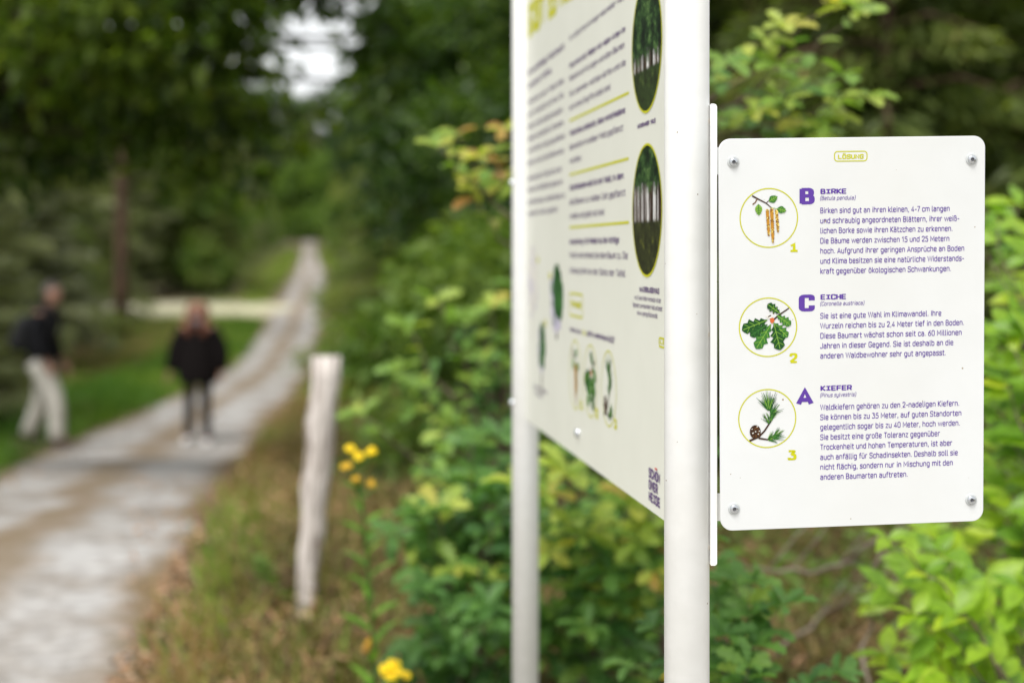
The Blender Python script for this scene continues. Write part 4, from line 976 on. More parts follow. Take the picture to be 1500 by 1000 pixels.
# big oak left of the track whose branches hang over it
def overhang():
    rg = np.random.default_rng(5); root = empty('overhanging_oak'); x0, y0 = -9.0, 13.5
    B0 = np.array([x0, y0, gz(x0, y0)]); mb = MB(); k = 8
    z = np.linspace(-.2, 10, k); pts = np.stack([.2 * np.sin(z * .4), .2 * np.cos(z * .3) - .2, z], 1); tube(mb, pts, np.linspace(.3, .06, k), 12); L = []
    for px, py, y, r in [(20, 20, 12, .75), (120, 60, 11.5, .7), (60, 130, 12.5, .6), (210, 30, 11, .7), (300, 60, 11, .65), (180, 140, 12, .55), (270, 150, 12, .5), (298, 10, 10.5, .36), (285, 130, 11.5, .36), (250, 220, 12.5, .4), (290, 215, 12, .30), (384, 14, 11, .10), (415, -25, 11, .22), (478, -5, 11, .16), (334, 85, 11, .18), (508, 70, 11.5, .10), (350, 165, 12, .24), (395, 172, 12, .15), (470, 165, 12, .16), (370, 230, 12.5, .24), (432, 190, 12, .10), (460, -50, 11, .35), (562, 55, 11, .30), (566, 0, 11, .32), (548, 120, 11, .26), (345, 20, 11, .22), (425, 205, 12.5, .16), (372, 275, 13, .2), (110, 200, 13, .5), (20, 230, 13, .5), (-60, 60, 12, .8), (-70, 200, 13, .6), (140, -60, 11, .9), (300, -60, 11, .8), (0, -80, 12, .9)]:
        c = fix((px, py), y) - B0; L.append((*c, r)); p0 = np.array([0, 0, max(2.0, c[2] - 1.2)])
        p = p0 + (c - p0) * np.linspace(0, 1, 7)[:, None]; p[:, 2] += .5 * np.sin(np.linspace(0, 3.14, 7)); tube(mb, p, np.linspace(.09, .012, 7), 6)
    for i in range(30):
        a = rg.uniform(0, 6.28); q = rg.uniform(.3, 2.8); L.append((q * math.cos(a) - .8, q * math.sin(a), rg.uniform(4, 10), rg.uniform(.7, 1.1)))
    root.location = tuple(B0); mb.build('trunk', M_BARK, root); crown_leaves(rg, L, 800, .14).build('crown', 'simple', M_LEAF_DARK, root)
    tag(root, 'big dark oak at the upper left whose leafy branches hang over the track', 'tree')
overhang()

# ---------------------------------------------------------------- ground cover (uncountable)
def scatter(n, fx, fy, ok=None):
    x = fx(n); y = fy(n, x); return x, y
def tufts(name, rg, x, y, h, tint, templ, material, lean=.45, wide=1.0, per=6, jit=.05):
    n = len(x); X = np.repeat(x, per) + rg.normal(0, jit, n * per); Y = np.repeat(y, per) + rg.normal(0, jit, n * per); Z = ground(X, Y) - .01
    H = np.repeat(h, per) * rg.uniform(.5, 1.15, n * per); T = np.clip(np.repeat(tint, per) + rg.normal(0, .12, n * per), 0, 1)
    L = dict(pos=np.stack([X, Y, Z], 1), dir=np.array([0, 0, 1.]) + rg.normal(0, lean, (n * per, 3)) * np.array([1, 1, .3]), nrm=rg.normal(0, 1, (n * per, 3)), size=H, tint=T)
    o = leaf_object(name, L, templ, material, None, flat=True, droop=.35, wide=wide); return tag(o, kind='stuff')
rg = np.random.default_rng(9)
def edge_off(x, y): return np.abs(x - pc(y)) - pw(y)
# grass: verges, strip between the wheel tracks
n = 9000; y = 6 + 40 * rg.uniform(0, 1, n) ** 1.6; x = pc(y) - pw(y) - np.abs(rg.normal(0, 1, n)) * (1.3 + .02 * y) + .12
t = np.clip(.25 + .3 * np.sin(x * 1.3 + y * .7) * np.sin(y * .45) + rg.normal(0, .08, n), 0, 1); bank = (x < pc(y) - pw(y) - 1.6) & (rg.uniform(0, 1, n) < .55); t = np.where(bank, rg.uniform(.6, 1, n), t)
x1, y1, t1, h1 = x, y, t, rg.uniform(.10, .30, n)
n = 2600; y = 5.5 + 35 * rg.uniform(0, 1, n) ** 1.4; x = pc(y) + pw(y) * rg.normal(-.03, .10, n)
x2, y2, t2, h2 = x, y, rg.uniform(.5, .95, n), rg.uniform(.02, .07, n)
n = 4800; y = 4.6 + 22 * rg.uniform(0, 1, n) ** 1.7; x = pc(y) + pw(y) + np.abs(rg.normal(0, .8, n)) + .10
x3, y3, t3, h3 = x, y, np.clip(.84 + .28 * np.sin(2.3 * x + y) + rg.normal(0, .2, n), 0, 1), rg.uniform(.06, .28, n)
n = 3500; y = rg.uniform(56, 140, n); sd = rg.choice((-1, 1), n); x = pc(y) + sd * (pw(y) + np.abs(rg.normal(0, .9, n)) + .2)
x4, y4, t4, h4 = x, y, rg.uniform(.3, .8, n), rg.uniform(.15, .4, n)
n = 1800; y = rg.uniform(34, 45, n); x = pc(y) - pw(y) - rg.uniform(.3, 13, n)
x5, y5, t5, h5 = x, y, rg.uniform(.35, .95, n), rg.uniform(.05, .16, n)
x, y, t, h = (np.concatenate(q) for q in ((x1, x2, x3, x4, x5), (y1, y2, y3, y4, y5), (t1, t2, t3, t4, t5), (h1, h2, h3, h4, h5)))
keep = (np.hypot(x + 5.18, y - 17.1) > .75) & ~((x > -5.9) & (x < -4.5) & (y > 14.6) & (y < 17.5) & (rg.uniform(0, 1, len(x)) < .8)); x, y, h, t = x[keep], y[keep], h[keep], t[keep]; h = np.where((y < 7.5) & (x > -1.6), h * .8, h); kp = ~((np.abs(x + .8) < .2) & (y > 5.6) & (y < 6.2)); x, y, h, t = x[kp], y[kp], h[kp], t[kp]
tufts('grass', rg, x, y, h, t, 'blade', M_GRASS, .4, 1.3, 7, .07)
# heather and dry stems on the right verge and under the trees
n = 5200; y = 4.4 + 16 * rg.uniform(0, 1, n) ** 1.5; x = pc(y) + pw(y) + .3 + np.abs(rg.normal(0, 1.5, n)); k = x < 1.2
n2 = 5200; yb = rg.uniform(3.6, 13, n2); xb2 = -.3 + rg.uniform(0, 1, n2) * (.55 * yb)
x = np.concatenate([x[k], xb2]); y = np.concatenate([y[k], yb])
tt = np.clip(.4 + .35 * np.sin(1.9 * x + .8) * np.sin(1.3 * y) + rg.normal(0, .2, len(x)), 0, 1)
xb3 = rg.uniform(0, 1, 900); yb3 = rg.uniform(20, 38, 900); x = np.concatenate([x, pc(yb3) - pw(yb3) - 1.6 - 4.5 * xb3]); y = np.concatenate([y, yb3]); tt = np.concatenate([tt, rg.uniform(.5, 1, 900)])
kp = ~((np.abs(x + .8) < .2) & (y > 5.6) & (y < 6.2)); x, y, tt = x[kp], y[kp], tt[kp]; per = 22; n = len(x); rt = rg.uniform(.05, .16, n); hh_ = rg.uniform(.05, .30, n) * np.where(y < 7, .75, 1)
X_ = np.repeat(x, per) + rg.normal(0, 1, n * per) * np.repeat(rt, per); Y_ = np.repeat(y, per) + rg.normal(0, 1, n * per) * np.repeat(rt, per)
Z_ = ground(X_, Y_) + np.repeat(hh_, per) * rg.uniform(0, 1, n * per) ** .7
L = dict(pos=np.stack([X_, Y_, Z_], 1), dir=rg.normal(0, .8, (n * per, 3)) + [0, 0, .5], nrm=rg.normal(0, 1, (n * per, 3)), size=rg.uniform(.025, .075, n * per), tint=np.clip(np.repeat(tt, per) + rg.normal(0, .16, n * per), 0, 1))
tag(leaf_object('heather', L, 'lance', M_HEATH, None, flat=True, droop=.3, wide=.9), kind='stuff')
# fallen leaves on the track edges and the forest floor
n = 4200; y = 4.6 + 20 * rg.uniform(0, 1, n) ** 1.6; x = pc(y) + pw(y) * rg.choice((.98, .98, .98, -.98), n) + np.abs(rg.normal(0, .3, n)) - .1
nv = 3200; yv = 4.6 + 4.5 * rg.uniform(0, 1, nv); x = np.concatenate([x, pc(yv) + pw(yv) + rg.uniform(-.1, 1.3, nv)]); y = np.concatenate([y, yv])
n2 = 2600; yb = rg.uniform(4, 12, n2); x = np.concatenate([x, rg.uniform(-.5, 1, n2) * .5 * yb]); y = np.concatenate([y, yb]); n = len(x)
L = dict(pos=np.stack([x, y, ground(x, y) + .03 + .09 * edge_in(x, y) + .05 * (edge_off(x, y) > .3) * rg.uniform(0, 1, n)], 1), dir=rg.normal(0, 1, (n, 3)) * [1, 1, .25], nrm=rg.normal(0, .35, (n, 3)) + [0, 0, 1], size=rg.uniform(.02, .06, n) * np.where(edge_off(x, y) > .15, 1.25, .8), tint=rg.uniform(0, 1, n))
tag(leaf_object('fallen_leaves', L, 'ovate', M_LITTER), kind='stuff')
# low undergrowth beneath the trees
n = 2600; y = rg.uniform(5.2, 22, n); x = np.where(rg.uniform(0, 1, n) < .7, rg.uniform(-.06, .45, n) * y, pc(y) + pw(y) + 1.2 + rg.uniform(0, 1.5, n)); h = rg.uniform(.05, .5, n)
X = np.repeat(x, 7) + rg.normal(0, .12, n * 7); Yy = np.repeat(y, 7) + rg.normal(0, .12, n * 7); Hh = np.repeat(h, 7) * rg.uniform(.4, 1.1, n * 7)
L = dict(pos=np.stack([X, Yy, ground(X, Yy) + Hh], 1), dir=rg.normal(0, 1, (n * 7, 3)) * [1, 1, .4], nrm=rg.normal(0, .4, (n * 7, 3)) + [0, -.2, 1], size=rg.uniform(.03, .075, n * 7), tint=np.clip(rg.normal(.4, .2, n * 7), 0, 1))
tag(leaf_object('undergrowth', L, 'ovate', M_LEAF_FAR), kind='stuff')

# ---------------------------------------------------------------- near plants
# young oak bushes around the sign; (tip in the photo's directions of view, depth)
def oak_bush(name, seed, base, tips, label, size=.085, leaves=6, ros=6, tint=.35, tipt=None, r=.006):
    p = Plant(seed); base = np.array([base[0], base[1], gz(base[0], base[1])])
    for (px, py, y, tn, tp) in tips:
        tip = fix((px, py), y); hub = base + (tip - base) * .45; hub[0] = base[0] + (tip[0] - base[0]) * .3; hub[2] = base[2] + max(.08, (tip[2] - base[2]) * .6)
        p.twig(base + p.rg.normal(0, .015, 3) * [1, 1, 0], hub, r, r * .7)
        p.spray(hub, tip, leaves, size, tn, r * .6, .06, .2, ros, 55, tipt=tp)
        for k in range(2):
            t2 = hub + (tip - hub) * p.rg.uniform(.3, .8) + p.rg.normal(0, .09, 3)
            p.spray(hub + (tip - hub) * .3, t2, leaves, size * .9, tn, r * .4, .04, .3, ros - 1, 55, tipt=tp)
    return p.build(name, label, 'bush', 'oak', M_LEAF_OAK, M_TWIG, base)
rg = np.random.default_rng(21)
T = []
for i in range(19):
    px, py = rg.uniform(610, 750), rg.uniform(700, 1010); T.append((px, py, rg.uniform(4.1, 4.8), rg.uniform(.12, .42), None))
T += [(690, 650, 4.6, .4, .5), (735, 640, 4.6, .35, None), (655, 700, 4.5, .4, None), (640, 745, 4.4, .72, .8), (720, 900, 4.0, .2, None), (620, 860, 4.2, .3, None)]
oak_bush('oak_bush', 41, (-.12, 4.55), T, 'low green oak bush left of the back sign post', .098, 6, 6)
T = []
for i in range(20):
    px, py = rg.uniform(780, 990), rg.uniform(700, 1010); T.append((px, py, rg.uniform(3.9, 4.8), rg.uniform(.15, .5), None))
T += [(830, 690, 3.9, .6, .78), (860, 785, 3.9, .6, .84), (935, 790, 3.9, .6, .80), (925, 740, 4.0, .6, .82), (805, 725, 3.9, .6, .8), (880, 845, 4.1, .4, .7), (960, 700, 4.0, .6, .8), (815, 900, 4.2, .3, .5)]
oak_bush('oak_bush', 42, (.25, 4.5), T, 'oak bush with yellow-tipped shoots seen between the two sign posts', .098, 6, 6)
T = [(530, 605, 5.2, .72, .85), (560, 580, 5.3, .7, .8), (610, 560, 5.3, .6, .8), (640, 545, 5.2, .65, .85), (600, 480, 5.2, .6, .8), (640, 440, 5.2, .55, .8), (675, 425, 5.1, .65, .72), (690, 470, 5.1, .5, .75), (655, 500, 5.2, .6, .85), (720, 450, 5.1, .55, .9), (735, 500, 5.2, .5, .75), (665, 600, 5.2, .6, .82),
     (700, 560, 5.2, .5, .72), (735, 590, 5.2, .5, .7), (715, 530, 5.3, .45, .7), (585, 540, 5.4, .55, .8), (660, 640, 5.2, .5, .72), (800, 560, 5.2, .4, .6), (790, 640, 5.2, .4, .6), (840, 660, 5.2, .4, .7), (760, 420, 5.2, .4, .6)]
T = [(a, b, c, d * .6, None if e is None else e * .82) for k_, (a, b, c, d, e) in enumerate(T) if k_ % 5 not in (1, 3)]
oak_bush('oak_bush', 43, (.0, 5.3), T, 'yellow-green oak sapling spreading left above the low bush', .082, 4, 5, r=.009)
# young oak behind the board: one branch to the left, several to the right
p = Plant(44); bx_, by_ = .42, 4.3; base = np.array([bx_, by_, gz(bx_, by_)])
top = fix((900, -150), 4.3); p.twig(base, top, .022, .008, 0, .01, 10)
for j, y, lst in ((fix((860, 420), 4.3), 4.4, [(640, 215, .8, .82), (668, 198, .75, .78), (690, 262, .8, .88), (722, 236, .7, .93), (700, 230, .75, .9), (738, 190, .8, .93), (735, 268, .7, .8), (800, 240, .6, .7)]),
                  (fix((890, 260), 4.3), 3.7, [(1095, 85, .55, .72), (1150, 40, .6, .9), (1140, 95, .6, .74), (1105, 165, .6, .8), (1180, 180, .6, .74), (1150, 150, .55, .72), (1225, 150, .6, .75), (1270, 140, .6, .72), (1235, 110, .5, .66), (1200, 195, .6, .75), (1065, 90, .45, .55), (1170, 130, .45, .55), (1255, 20, .6, .72), (1230, 5, .6, .75), (1120, 60, .55, .8), (1215, 170, .6, .78), (1055, 170, .4, .5)])):
    for px, py, tn, tp in lst:
        tip = fix((px, py), y + p.rg.uniform(-.15, .15)); q = j + (tip - j) * .62 + p.rg.normal(0, .03, 3)
        p.twig(j, q, .006, .003, .02, .01); p.spray(q, tip, 5, .075, tn, .0025, .02, .1, 5, 50, tipt=tp)
p.build('young_oak', 'young oak with pale leafy branches reaching out either side of the sign', 'tree', 'oak', M_LEAF_OAK, M_TWIG, base)
# small oak seedling right of the front post
T = [(1075, 850, 3.1, .3, .4), (1050, 880, 3.1, .3, None), (1100, 900, 3.05, .35, .5), (1060, 930, 3.0, .25, None), (1105, 945, 3.0, .3, None), (1070, 975, 3.0, .25, None), (1045, 960, 3.1, .2, None), (1090, 1000, 3.0, .2, None), (1030, 900, 3.2, .3, None), (1080, 880, 3.2, .4, .5)]
oak_bush('oak_seedling', 45, (.44, 3.15), T, 'small oak seedling right beside the front sign post', .07, 6, 6, r=.004)
# bright bush bottom right and along the right edge
p = Plant(46); bx_, by_ = 1.12, 3.35; base = np.array([bx_, by_, gz(bx_, by_)])
tips = [(1300, 790), (1330, 820), (1360, 775), (1310, 870), (1340, 900), (1300, 960), (1380, 850), (1420, 800), (1400, 900), (1440, 860), (1460, 780), (1430, 950), (1370, 980), (1480, 900), (1500, 830), (1490, 970), (1330, 1000), (1450, 1010), (1400, 1030), (1350, 940),
        (1470, 720), (1490, 660), (1465, 600), (1490, 540), (1470, 480), (1500, 430), (1480, 380), (1500, 700), (1530, 600), (1540, 800), (1540, 920), (1455, 650), (1480, 560), (1462, 330), (1490, 300), (1475, 420), (1510, 350), (1500, 470), (1460, 500), (1510, 560), (1470, 540), (1500, 640), (1460, 690), (1495, 760), (1520, 500), (1485, 600), (1450, 740), (1520, 420)]
for i, (px, py) in enumerate(tips):
    y = 3.25 + .6 * (i % 4) / 3 + (.35 if py < 740 else 0); tip = fix((px, py), y)
    hub = base + (tip - base) * .5; hub[2] = base[2] + (tip[2] - base[2]) * .62; hub[0] += .08
    p.twig(base + p.rg.normal(0, .02, 3) * [1, 1, 0], hub, .007, .004, .05)
    q = p.spray(hub, tip, 6, .10 * p.rg.uniform(.75, 1.1), .55 if py > 740 else .45, .0028, .10, .1, 3, 48, (0, -.55, .75))
    for k in range(1):
        a = hub + (tip - hub) * p.rg.uniform(.3, .6); b_ = a + (tip - hub) * .45 + p.rg.normal(0, .08, 3); p.spray(a, b_, 4, .085, .4, .002, .05, .1, 2, 48, (0, -.55, .75))
p.build('bright_bush', 'bright lime-green bush in the lower right corner beneath the panel', 'bush', 'ovate', M_LEAF_LIME, M_TWIG, base, fold=.3)
# dead branches lying under the panel
def dead(name, y, pts, r, label):
    mb = MB(); P = np.array([fix(q, y + .1 * math.sin(i * 1.7)) for i, q in enumerate(pts)])
    t = np.linspace(0, 1, 14); s = np.linspace(0, 1, len(P)); P = np.stack([np.interp(t, s, P[:, k]) for k in range(3)], 1) + np.random.default_rng(3).normal(0, .006, (14, 3))
    r *= .62; tube(mb, P, np.linspace(r, r * .4, 14), 8)
    for k in (4, 8, 10): tube(mb, np.array([P[k], P[k] + [.08, .02, .09], P[k] + [.15, .0, .12 + .05 * (k % 3)]]), [r * .5, r * .35, r * .15], 6)
    tag(mb.build(name, M_GREYTWIG), label, 'branch')
dead('dead_branch', 4.2, [(1290, 785), (1240, 820), (1190, 838), (1130, 840), (1090, 825)], .011, 'long pale dead branch lying nearly level under the answer panel')
dead('dead_branch', 3.8, [(1268, 1010), (1268, 905), (1275, 860), (1290, 815), (1298, 780)], .0085, 'upright pale dead stick leaning beside the bright bush')
dead('dead_branch', 4.6, [(1130, 960), (1200, 900), (1260, 865), (1330, 850)], .009, 'thin dim dead branch crossing low behind the upright stick')
dead('dead_branch', 4.4, [(948, 900), (962, 820), (972, 760)], .008, 'thin grey dead stem behind the front sign post')
# yellow ragwort in front of the wooden post
def ragwort(seed, y, stem, heads, label, lsize=.11):
    rg = np.random.default_rng(seed); P = np.array([fix(q, y) for q in stem]); b0 = P[0].copy(); b0[2] = gz(b0[0], y); P = np.vstack([b0, P])
    root = tag(empty('ragwort', tuple(b0)), label, 'flower'); mb = MB(); tube(mb, P - b0, np.linspace(.006, .003, len(P)), 6); L = Leaves(); F = Leaves(); C = MB()
    t = np.linspace(0, 1, len(P)); n = 18
    for i in range(n):
        s = .15 + .8 * i / n; q = np.array([np.interp(s, t, P[:, k]) for k in range(3)]) - b0; a = i * 2.4
        L.add([q], [[math.cos(a), math.sin(a) * .8, .9]], [[-math.cos(a), -.5, .9]], lsize * (1.15 - .6 * s), rg.uniform(.3, 1))
    for (px, py, k, r, tn) in heads:
        c0 = fix((px, py), y) - b0; tube(mb, np.array([P[-1] - b0 - [0, 0, .05], c0]), [.0025, .0015], 5)
        for j in range(k):
            c = c0 + rg.normal(0, r * .75, 3); nr = unit(np.array([rg.normal(0, .3), -.6, .8])); e1 = unit(np.cross(nr, [1, 0, .1])); e2 = np.cross(nr, e1)
            az = np.linspace(0, 2 * np.pi, 12, endpoint=False); d = np.cos(az)[:, None] * e1 + np.sin(az)[:, None] * e2
            F.add(np.repeat(c[None], 12, 0) + d * .002, d, np.repeat(nr[None], 12, 0), .0125, np.full(12, tn)); lathe(C, c, nr, [(.0045, 0), (.004, .002), (.0, .003)], 10)
    mb.build('stem', M_WEED, root); L.build('foliage', 'lance', M_WEED, root, wide=1.1); F.build('petals', 'ovate', M_YELLOW, root, flat=True, wide=.9); C.build('flower_centres', plain('flower_centre', (.62, .36, .01), .7), root)
ragwort(1, 4.15, [(548, 960), (540, 850), (533, 760), (526, 700)], [(514, 655, 3, .007, 1), (541, 657, 3, .007, 1), (526, 668, 3, .008, .9), (508, 682, 2, .006, .3), (524, 700, 2, .008, .2), (540, 705, 2, .008, .2)], 'tall ragwort with a few yellow flower heads right of the wooden post')
ragwort(2, 4.0, [(575, 1040), (574, 1000)], [(562, 980, 4, .010, 1), (580, 970, 4, .010, 1), (572, 988, 4, .011, 1), (590, 985, 2, .008, .8)], 'short ragwort with a dense yellow flower head at the bottom edge', .06)
ragwort(3, 3.9, [(962, 1050), (966, 1010)], [(968, 985, 3, .008, 1)], 'ragwort flower just left of the front sign post at the bottom edge', .05)
ragwort(4, 4.4, [(532, 1050), (538, 990)], [(538, 945, 3, .012, .0)], 'faded orange ragwort head below the tall ragwort', .05)
# green weed on the verge
p = Plant(50); b0 = fix((405, 930), 6.2); b0[2] = gz(b0[0], 6.2); top = fix((378, 815), 6.2); p.twig(b0, top, .006, .003)
for i in range(70):
    s = .1 + .9 * i / 70; q = b0 + (top - b0) * s; a = i * 2.4; p.lv.add([q], [[math.cos(a), .6 * math.sin(a), .5]], [[0, -.5, 1]], .075 * (1.1 - .6 * s), p.rg.uniform(.2, 1))
p.build('tall_weed', 'single bright green upright weed on the verge left of the wooden post', 'weed', 'lance', M_WEED, M_TWIG, b0)

# ---------------------------------------------------------------- the two walkers
M_SKIN = noise_mat('skin', (.34, .185, .13), (.42, .23, .165), 12, .5, 0)
M_BLACK = noise_mat('black_wool', (.006, .005, .005), (.013, .010, .010), 40, .9, .3)
M_JACKET = noise_mat('black_jacket', (.006, .006, .007), (.015, .015, .018), 25, .7, .3)
M_LEGS = noise_mat('black_trousers', (.016, .014, .014), (.03, .026, .026), 40, .85, .2)
M_BEIGE = noise_mat('pale_beige_trousers', (.50, .47, .41), (.62, .59, .53), 18, .85, .3)
M_SNEAK = plain('pale_sneaker', (.66, .66, .66), .6); M_BOOT = plain('dark_boot', (.045, .035, .03), .7)
M_HAIR = noise_mat('red_brown_hair', (.11, .035, .018), (.22, .075, .036), 60, .6, .3, stretch=(6, 6, .5))
M_GHAIR = noise_mat('grey_hair', (.10, .09, .085), (.22, .20, .19), 60, .7, .3)
M_SCARF = plain('grey_scarf', (.13, .12, .13), .9); M_PACK = noise_mat('dark_backpack_cloth', (.012, .012, .013), (.03, .03, .032), 30, .75, .3)
M_EYE = plain('eye', (.03, .02, .02), .3); M_LIP = plain('lips', (.40, .13, .11), .5)

def skin_obj(name, J, E, material, parent, sub=2, root=0):
    """J: list of (x, y, z, rx, ry); E: edges; grown with a Skin modifier into one continuous surface"""
    me = bpy.data.meshes.new(name); me.from_pydata([j[:3] for j in J], E, [])
    o = bpy.data.objects.new(name, me); COL.objects.link(o)
    o.modifiers.new('skin', 'SKIN')
    if not me.skin_vertices:
        import bmesh
        bm = bmesh.new(); bm.from_mesh(me); bm.verts.layers.skin.verify(); bm.to_mesh(me); bm.free()
    for i, j in enumerate(J):
        sv = me.skin_vertices[0].data[i]; sv.radius = (j[3], j[4] if len(j) > 4 else j[3]); sv.use_root = (i == root)
    s = o.modifiers.new('sub', 'SUBSURF'); s.levels = sub; s.render_levels = sub
    dg = bpy.context.evaluated_depsgraph_get(); m2 = bpy.data.meshes.new_from_object(o.evaluated_get(dg))
    o.modifiers.clear(); o.data = m2; m2.materials.clear(); m2.materials.append(material)
    m2.polygons.foreach_set('use_smooth', [True] * len(m2.polygons))
    if parent: o.parent = parent
    return o
def body(parent, K, h):
    """K: joints by name; a whole body with fingers, nose and ears"""
    J, E, ix = [], [], {}
    def add(nm, p, r, link=None, r2=None):
        ix[nm] = len(J); J.append((*p, r, r2 or r))
        if link: E.append((ix[link], ix[nm]))
    V = lambda n: np.array(K[n], float)
    add('pelvis', V('pelvis'), .115, None, .095); add('spine', (V('pelvis') + V('chest')) / 2, .105, 'pelvis', .085); add('chest', V('chest'), .13, 'spine', .095)
    add('neck', V('neck'), .052, 'chest'); f = unit(np.array(K['face'], float)); sd = np.array([-f[1], f[0], 0]); hd = V('head')
    add('jaw', hd + f * .015 - [0, 0, .065], .056, 'neck', .07); add('brow', hd + [0, 0, .01], .072, 'jaw', .088); add('crown', hd + [0, 0, .085] - f * .01, .055, 'brow', .065)
    add('nose', hd + f * .108 - [0, 0, .018], .011, 'brow')
    for q in (1, -1): add('ear%d' % q, hd + sd * q * .082 - [0, 0, .01], .014, 'brow', .008)
    for q in ('l', 'r'):
        add('sh' + q, V('sh' + q), .055, 'chest'); add('el' + q, V('el' + q), .042, 'sh' + q); add('wr' + q, V('wr' + q), .027, 'el' + q)
        d = unit(V('wr' + q) - V('el' + q)); pal = V('wr' + q) + d * .055; add('pa' + q, pal, .034, 'wr' + q, .016)
        w = unit(np.cross(d, sd)); 
        for i, (off, ln) in enumerate(((-.027, .068), (-.009, .078), (.009, .073), (.027, .058))):
            a = pal + d * .035 + w * off; add(f'f{q}{i}a', a, .0095, 'pa' + q); add(f'f{q}{i}b', a + d * ln * .55 + f * .006, .0085, f'f{q}{i}a'); add(f'f{q}{i}c', a + d * ln + f * .018, .007, f'f{q}{i}b')
        a = pal - d * .012 - w * .036; add(f't{q}a', a, .011, 'pa' + q); add(f't{q}b', a + d * .045 - w * .018 + f * .012, .008, f't{q}a')
        add('hi' + q, V('hi' + q), .085, 'pelvis'); add('kn' + q, V('kn' + q), .058, 'hi' + q); add('an' + q, V('an' + q), .04, 'kn' + q); add('to' + q, V('to' + q), .032, 'an' + q, .028)
    o = skin_obj('body', J, E, M_SKIN, parent); me = o.data; me.materials.append(M_EYE); me.materials.append(M_LIP)
    for p in me.polygons:
        c = np.array(p.center) - hd; s_, z_, fw = c.dot(sd), c[2], c.dot(f)
        if fw > .05 and abs(abs(s_) - .032) < .012 and abs(z_ - .008) < .009: p.material_index = 1
        if fw > .045 and abs(s_) < .024 and abs(z_ + .058) < .008: p.material_index = 2
    return f, sd, hd
def limb(name, pts, material, parent, sub=2):
    return skin_obj(name, pts, [(i, i + 1) for i in range(len(pts) - 1)], material, parent, sub)
def loft(mb, rings, seg=20):
    th = np.linspace(0, 2 * np.pi, seg, endpoint=False); V = []
    t = np.arange(len(rings)); tt = np.linspace(0, len(rings) - 1, len(rings) * 4); RR = np.stack([np.interp(tt, t, np.array(rings, float)[:, k]) for k in range(5)], 1)
    for k in (1, 2): RR[1:-1] = .25 * RR[:-2] + .5 * RR[1:-1] + .25 * RR[2:]
    for i, (x, y, z, a, b) in enumerate(RR):
        w = 1 + .03 * np.sin(5 * th + i * .4); V.append(np.stack([x + a * np.cos(th) * w, y + b * np.sin(th) * w, np.full(seg, z)], 1))
    m = len(RR); mb.add(np.concatenate(V), [(i * seg + j, i * seg + (j + 1) % seg, (i + 1) * seg + (j + 1) % seg, (i + 1) * seg + j) for i in range(m - 1) for j in range(seg)] + [tuple(reversed(range(seg))), tuple(range((m - 1) * seg, m * seg))])
def sleeve(mb, pts, rad):
    P = np.array(pts, float); t = np.linspace(0, 1, len(P)); q = np.linspace(0, 1, 10); Q = np.stack([np.interp(q, t, P[:, k]) for k in range(3)], 1); Q[1:-1] = .25 * Q[:-2] + .5 * Q[1:-1] + .25 * Q[2:]
    tube(mb, Q, np.interp(q, t, rad), 12)
def shoe(an, to, material, parent):
    a, t = np.array(an, float), np.array(to, float); d = t - a; d[2] = 0
    return limb('shoe', [(*(a - unit(d) * .05 - [0, 0, .03]), .046, .042), (*(a + d * .35 - [0, 0, .025]), .05, .042), (*(t - [0, 0, .0]), .044, .03), (*(t + unit(d) * .05), .03, .022)], material, parent)

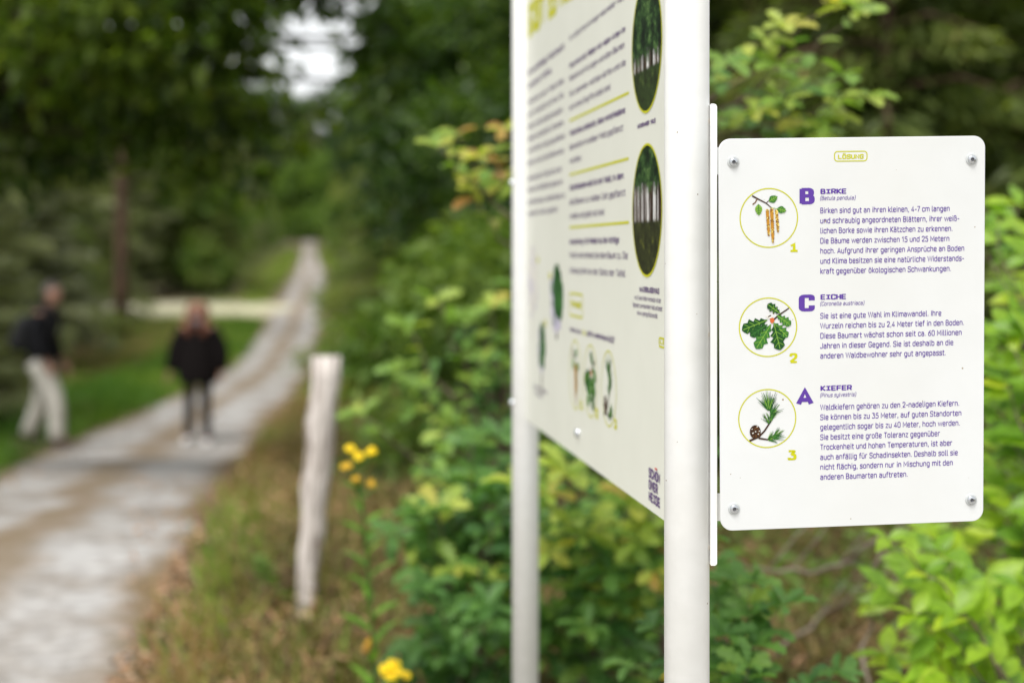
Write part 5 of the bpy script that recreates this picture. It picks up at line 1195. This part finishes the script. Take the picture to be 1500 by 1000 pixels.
def woman():
    x, y = (290 - 750) / FPX * 17.9, 17.9
    root = tag(empty('person', (x, y, gz(x, y) + .05)), 'woman in a wide black pullover and black trousers walking towards us on the track', 'person')
    K = dict(pelvis=(0, 0, .90), chest=(0, 0, 1.26), neck=(0, .0, 1.42), head=(0, -.015, 1.56), face=(0, -1, 0), shl=(.17, 0, 1.36), shr=(-.17, 0, 1.36), ell=(.255, .02, 1.10), elr=(-.265, .02, 1.10), wrl=(.27, -.04, .86), wrr=(-.31, -.04, .87),
             hil=(.09, 0, .86), hir=(-.09, 0, .86), knl=(.10, -.06, .47), knr=(-.10, .02, .48), anl=(.12, -.06, .09), anr=(-.125, .08, .10), tol=(.13, -.20, .035), tor=(-.135, -.06, .04))
    f, sd, hd = body(root, K, 1.7)
    mb = MB(); loft(mb, [(0, 0, .72, .22, .17), (0, 0, .80, .24, .18), (0, 0, 1.0, .235, .17), (0, 0, 1.2, .205, .15), (0, 0, 1.33, .175, .115), (0, 0, 1.39, .12, .09), (0, 0, 1.43, .075, .07)])
    for q in (1, -1): sleeve(mb, [(q * .15, 0, 1.34), (q * .22, .01, 1.2), (q * .265, .01, 1.06), (q * .28 - (.02 if q < 0 else 0), -.03, .86)], [.08, .09, .095, .07])
    mb.build('pullover', M_BLACK, root)
    mb = MB(); px_, py_, pz_ = K['pelvis']; loft(mb, [(px_, py_, pz_ - .10, 0.15, 0.12), (px_, py_, pz_, 0.165, 0.125), (px_, py_, pz_ + .1, 0.15000000000000002, 0.12000000000000001)])
    for q in ('l', 'r'): sleeve(mb, [K['hi' + q], K['kn' + q], np.array(K['an' + q]) - [0, 0, .02]], [0.085, 0.058, 0.05])
    mb.build('trousers', M_LEGS, root)
    for q in ('l', 'r'): shoe(K['an' + q], K['to' + q], M_SNEAK, root)
    J = [(0, .005, 1.675, .085, .085), (0, .035, 1.60, .10, .08), (0, .06, 1.50, .075, .05), (0, .07, 1.38, .07, .04), (.085, -.01, 1.61, .038), (.10, -.03, 1.50, .042), (.095, -.09, 1.38, .045), (.085, -.14, 1.26, .035), (-.085, -.01, 1.61, .038), (-.10, -.03, 1.50, .042), (-.095, -.09, 1.38, .045), (-.085, -.14, 1.26, .035)]
    skin_obj('hair', J, [(0, 1), (1, 2), (2, 3), (0, 4), (4, 5), (5, 6), (6, 7), (0, 8), (8, 9), (9, 10), (10, 11)], M_HAIR, root)
    th = np.linspace(0, 2 * np.pi, 13)[:-1]; mb = MB(); p = np.stack([.085 * np.cos(th), .075 * np.sin(th) - .01, 1.415 + .01 * np.sin(3 * th)], 1); tube(mb, np.vstack([p, p[:1]]), .04, 10); mb.build('scarf', M_SCARF, root)
woman()
def man():
    x, y = (66 - 750) / FPX * 16.85, 16.85; rz = R(-14)
    root = tag(empty('person', (x, y, gz(x, y) + .04), rz), 'man in a black jacket and pale trousers striding along the left edge of the track', 'person')
    K = dict(pelvis=(-.04, 0, .95), chest=(.0, 0, 1.33), neck=(.05, 0, 1.50), head=(.09, 0, 1.635), face=(1, -.1, 0), shl=(.01, .19, 1.43), shr=(.01, -.19, 1.43), ell=(-.08, .24, 1.15), elr=(.04, -.25, 1.15), wrl=(.06, .25, .92), wrr=(.16, -.25, .93),
             hil=(-.04, .095, .91), hir=(-.04, -.095, .91), knl=(-.09, .10, .50), knr=(.19, -.10, .53), anl=(-.27, .10, .12), anr=(.20, -.10, .09), tol=(-.12, .11, .04), tor=(.35, -.11, .05))
    f, sd, hd = body(root, K, 1.79)
    mb = MB(); loft(mb, [(-.045, 0, .84, .145, .18), (-.04, 0, .95, .14, .18), (-.03, 0, 1.12, .135, .175), (-.01, 0, 1.32, .14, .195), (.01, 0, 1.43, .11, .17), (.03, 0, 1.49, .075, .085), (.045, 0, 1.53, .065, .065)])
    sleeve(mb, [(.01, .17, 1.41), (-.08, .245, 1.15), (.05, .255, .95)], [.085, .07, .055]); sleeve(mb, [(.01, -.17, 1.41), (.04, -.255, 1.15), (.15, -.255, .96)], [.085, .07, .055])
    mb.build('jacket', M_JACKET, root)
    mb = MB(); px_, py_, pz_ = K['pelvis']; loft(mb, [(px_, py_, pz_ - .12, 0.13, 0.175), (px_, py_, pz_, 0.14, 0.175), (px_, py_, pz_ + .1, 0.12000000000000001, 0.16499999999999998)])
    for q in ('l', 'r'): sleeve(mb, [K['hi' + q], K['kn' + q], np.array(K['an' + q]) - [0, 0, .02]], [0.12, 0.095, 0.085])
    mb.build('trousers', M_BEIGE, root)
    for q in ('l', 'r'): shoe(K['an' + q], K['to' + q], M_BOOT, root)
    skin_obj('hair', [(.07, 0, 1.73, .066, .06), (.03, 0, 1.68, .07, .07), (.01, 0, 1.60, .05, .06), (.10, 0, 1.735, .055, .05)], [(0, 1), (1, 2), (0, 3)], M_GHAIR, root)
    pk = tag(empty('backpack', tuple(root.location + Matrix.Rotation(rz, 3, 'Z') @ Vector((-.26, 0, .95))), rz), 'dark backpack worn on the back of the man in pale trousers', 'backpack')
    limb('pack', [(0, 0, .04, .13, .10), (-.02, 0, .18, .15, .12), (.0, 0, .34, .14, .11), (.05, 0, .46, .11, .07)], M_PACK, pk)
    limb('pocket', [(-.12, 0, .06, .09, .04), (-.13, 0, .18, .10, .045), (-.11, 0, .27, .08, .03)], M_PACK, pk)
    for q in (1, -1):
        mb = MB(); tube(mb, [(.06, q * .10, .50), (.20, q * .125, .585), (.34, q * .13, .53), (.43, q * .13, .38), (.36, q * .15, .20), (.12, q * .14, .06)], .014, 6); mb.build('strap', M_PACK, pk)
man()
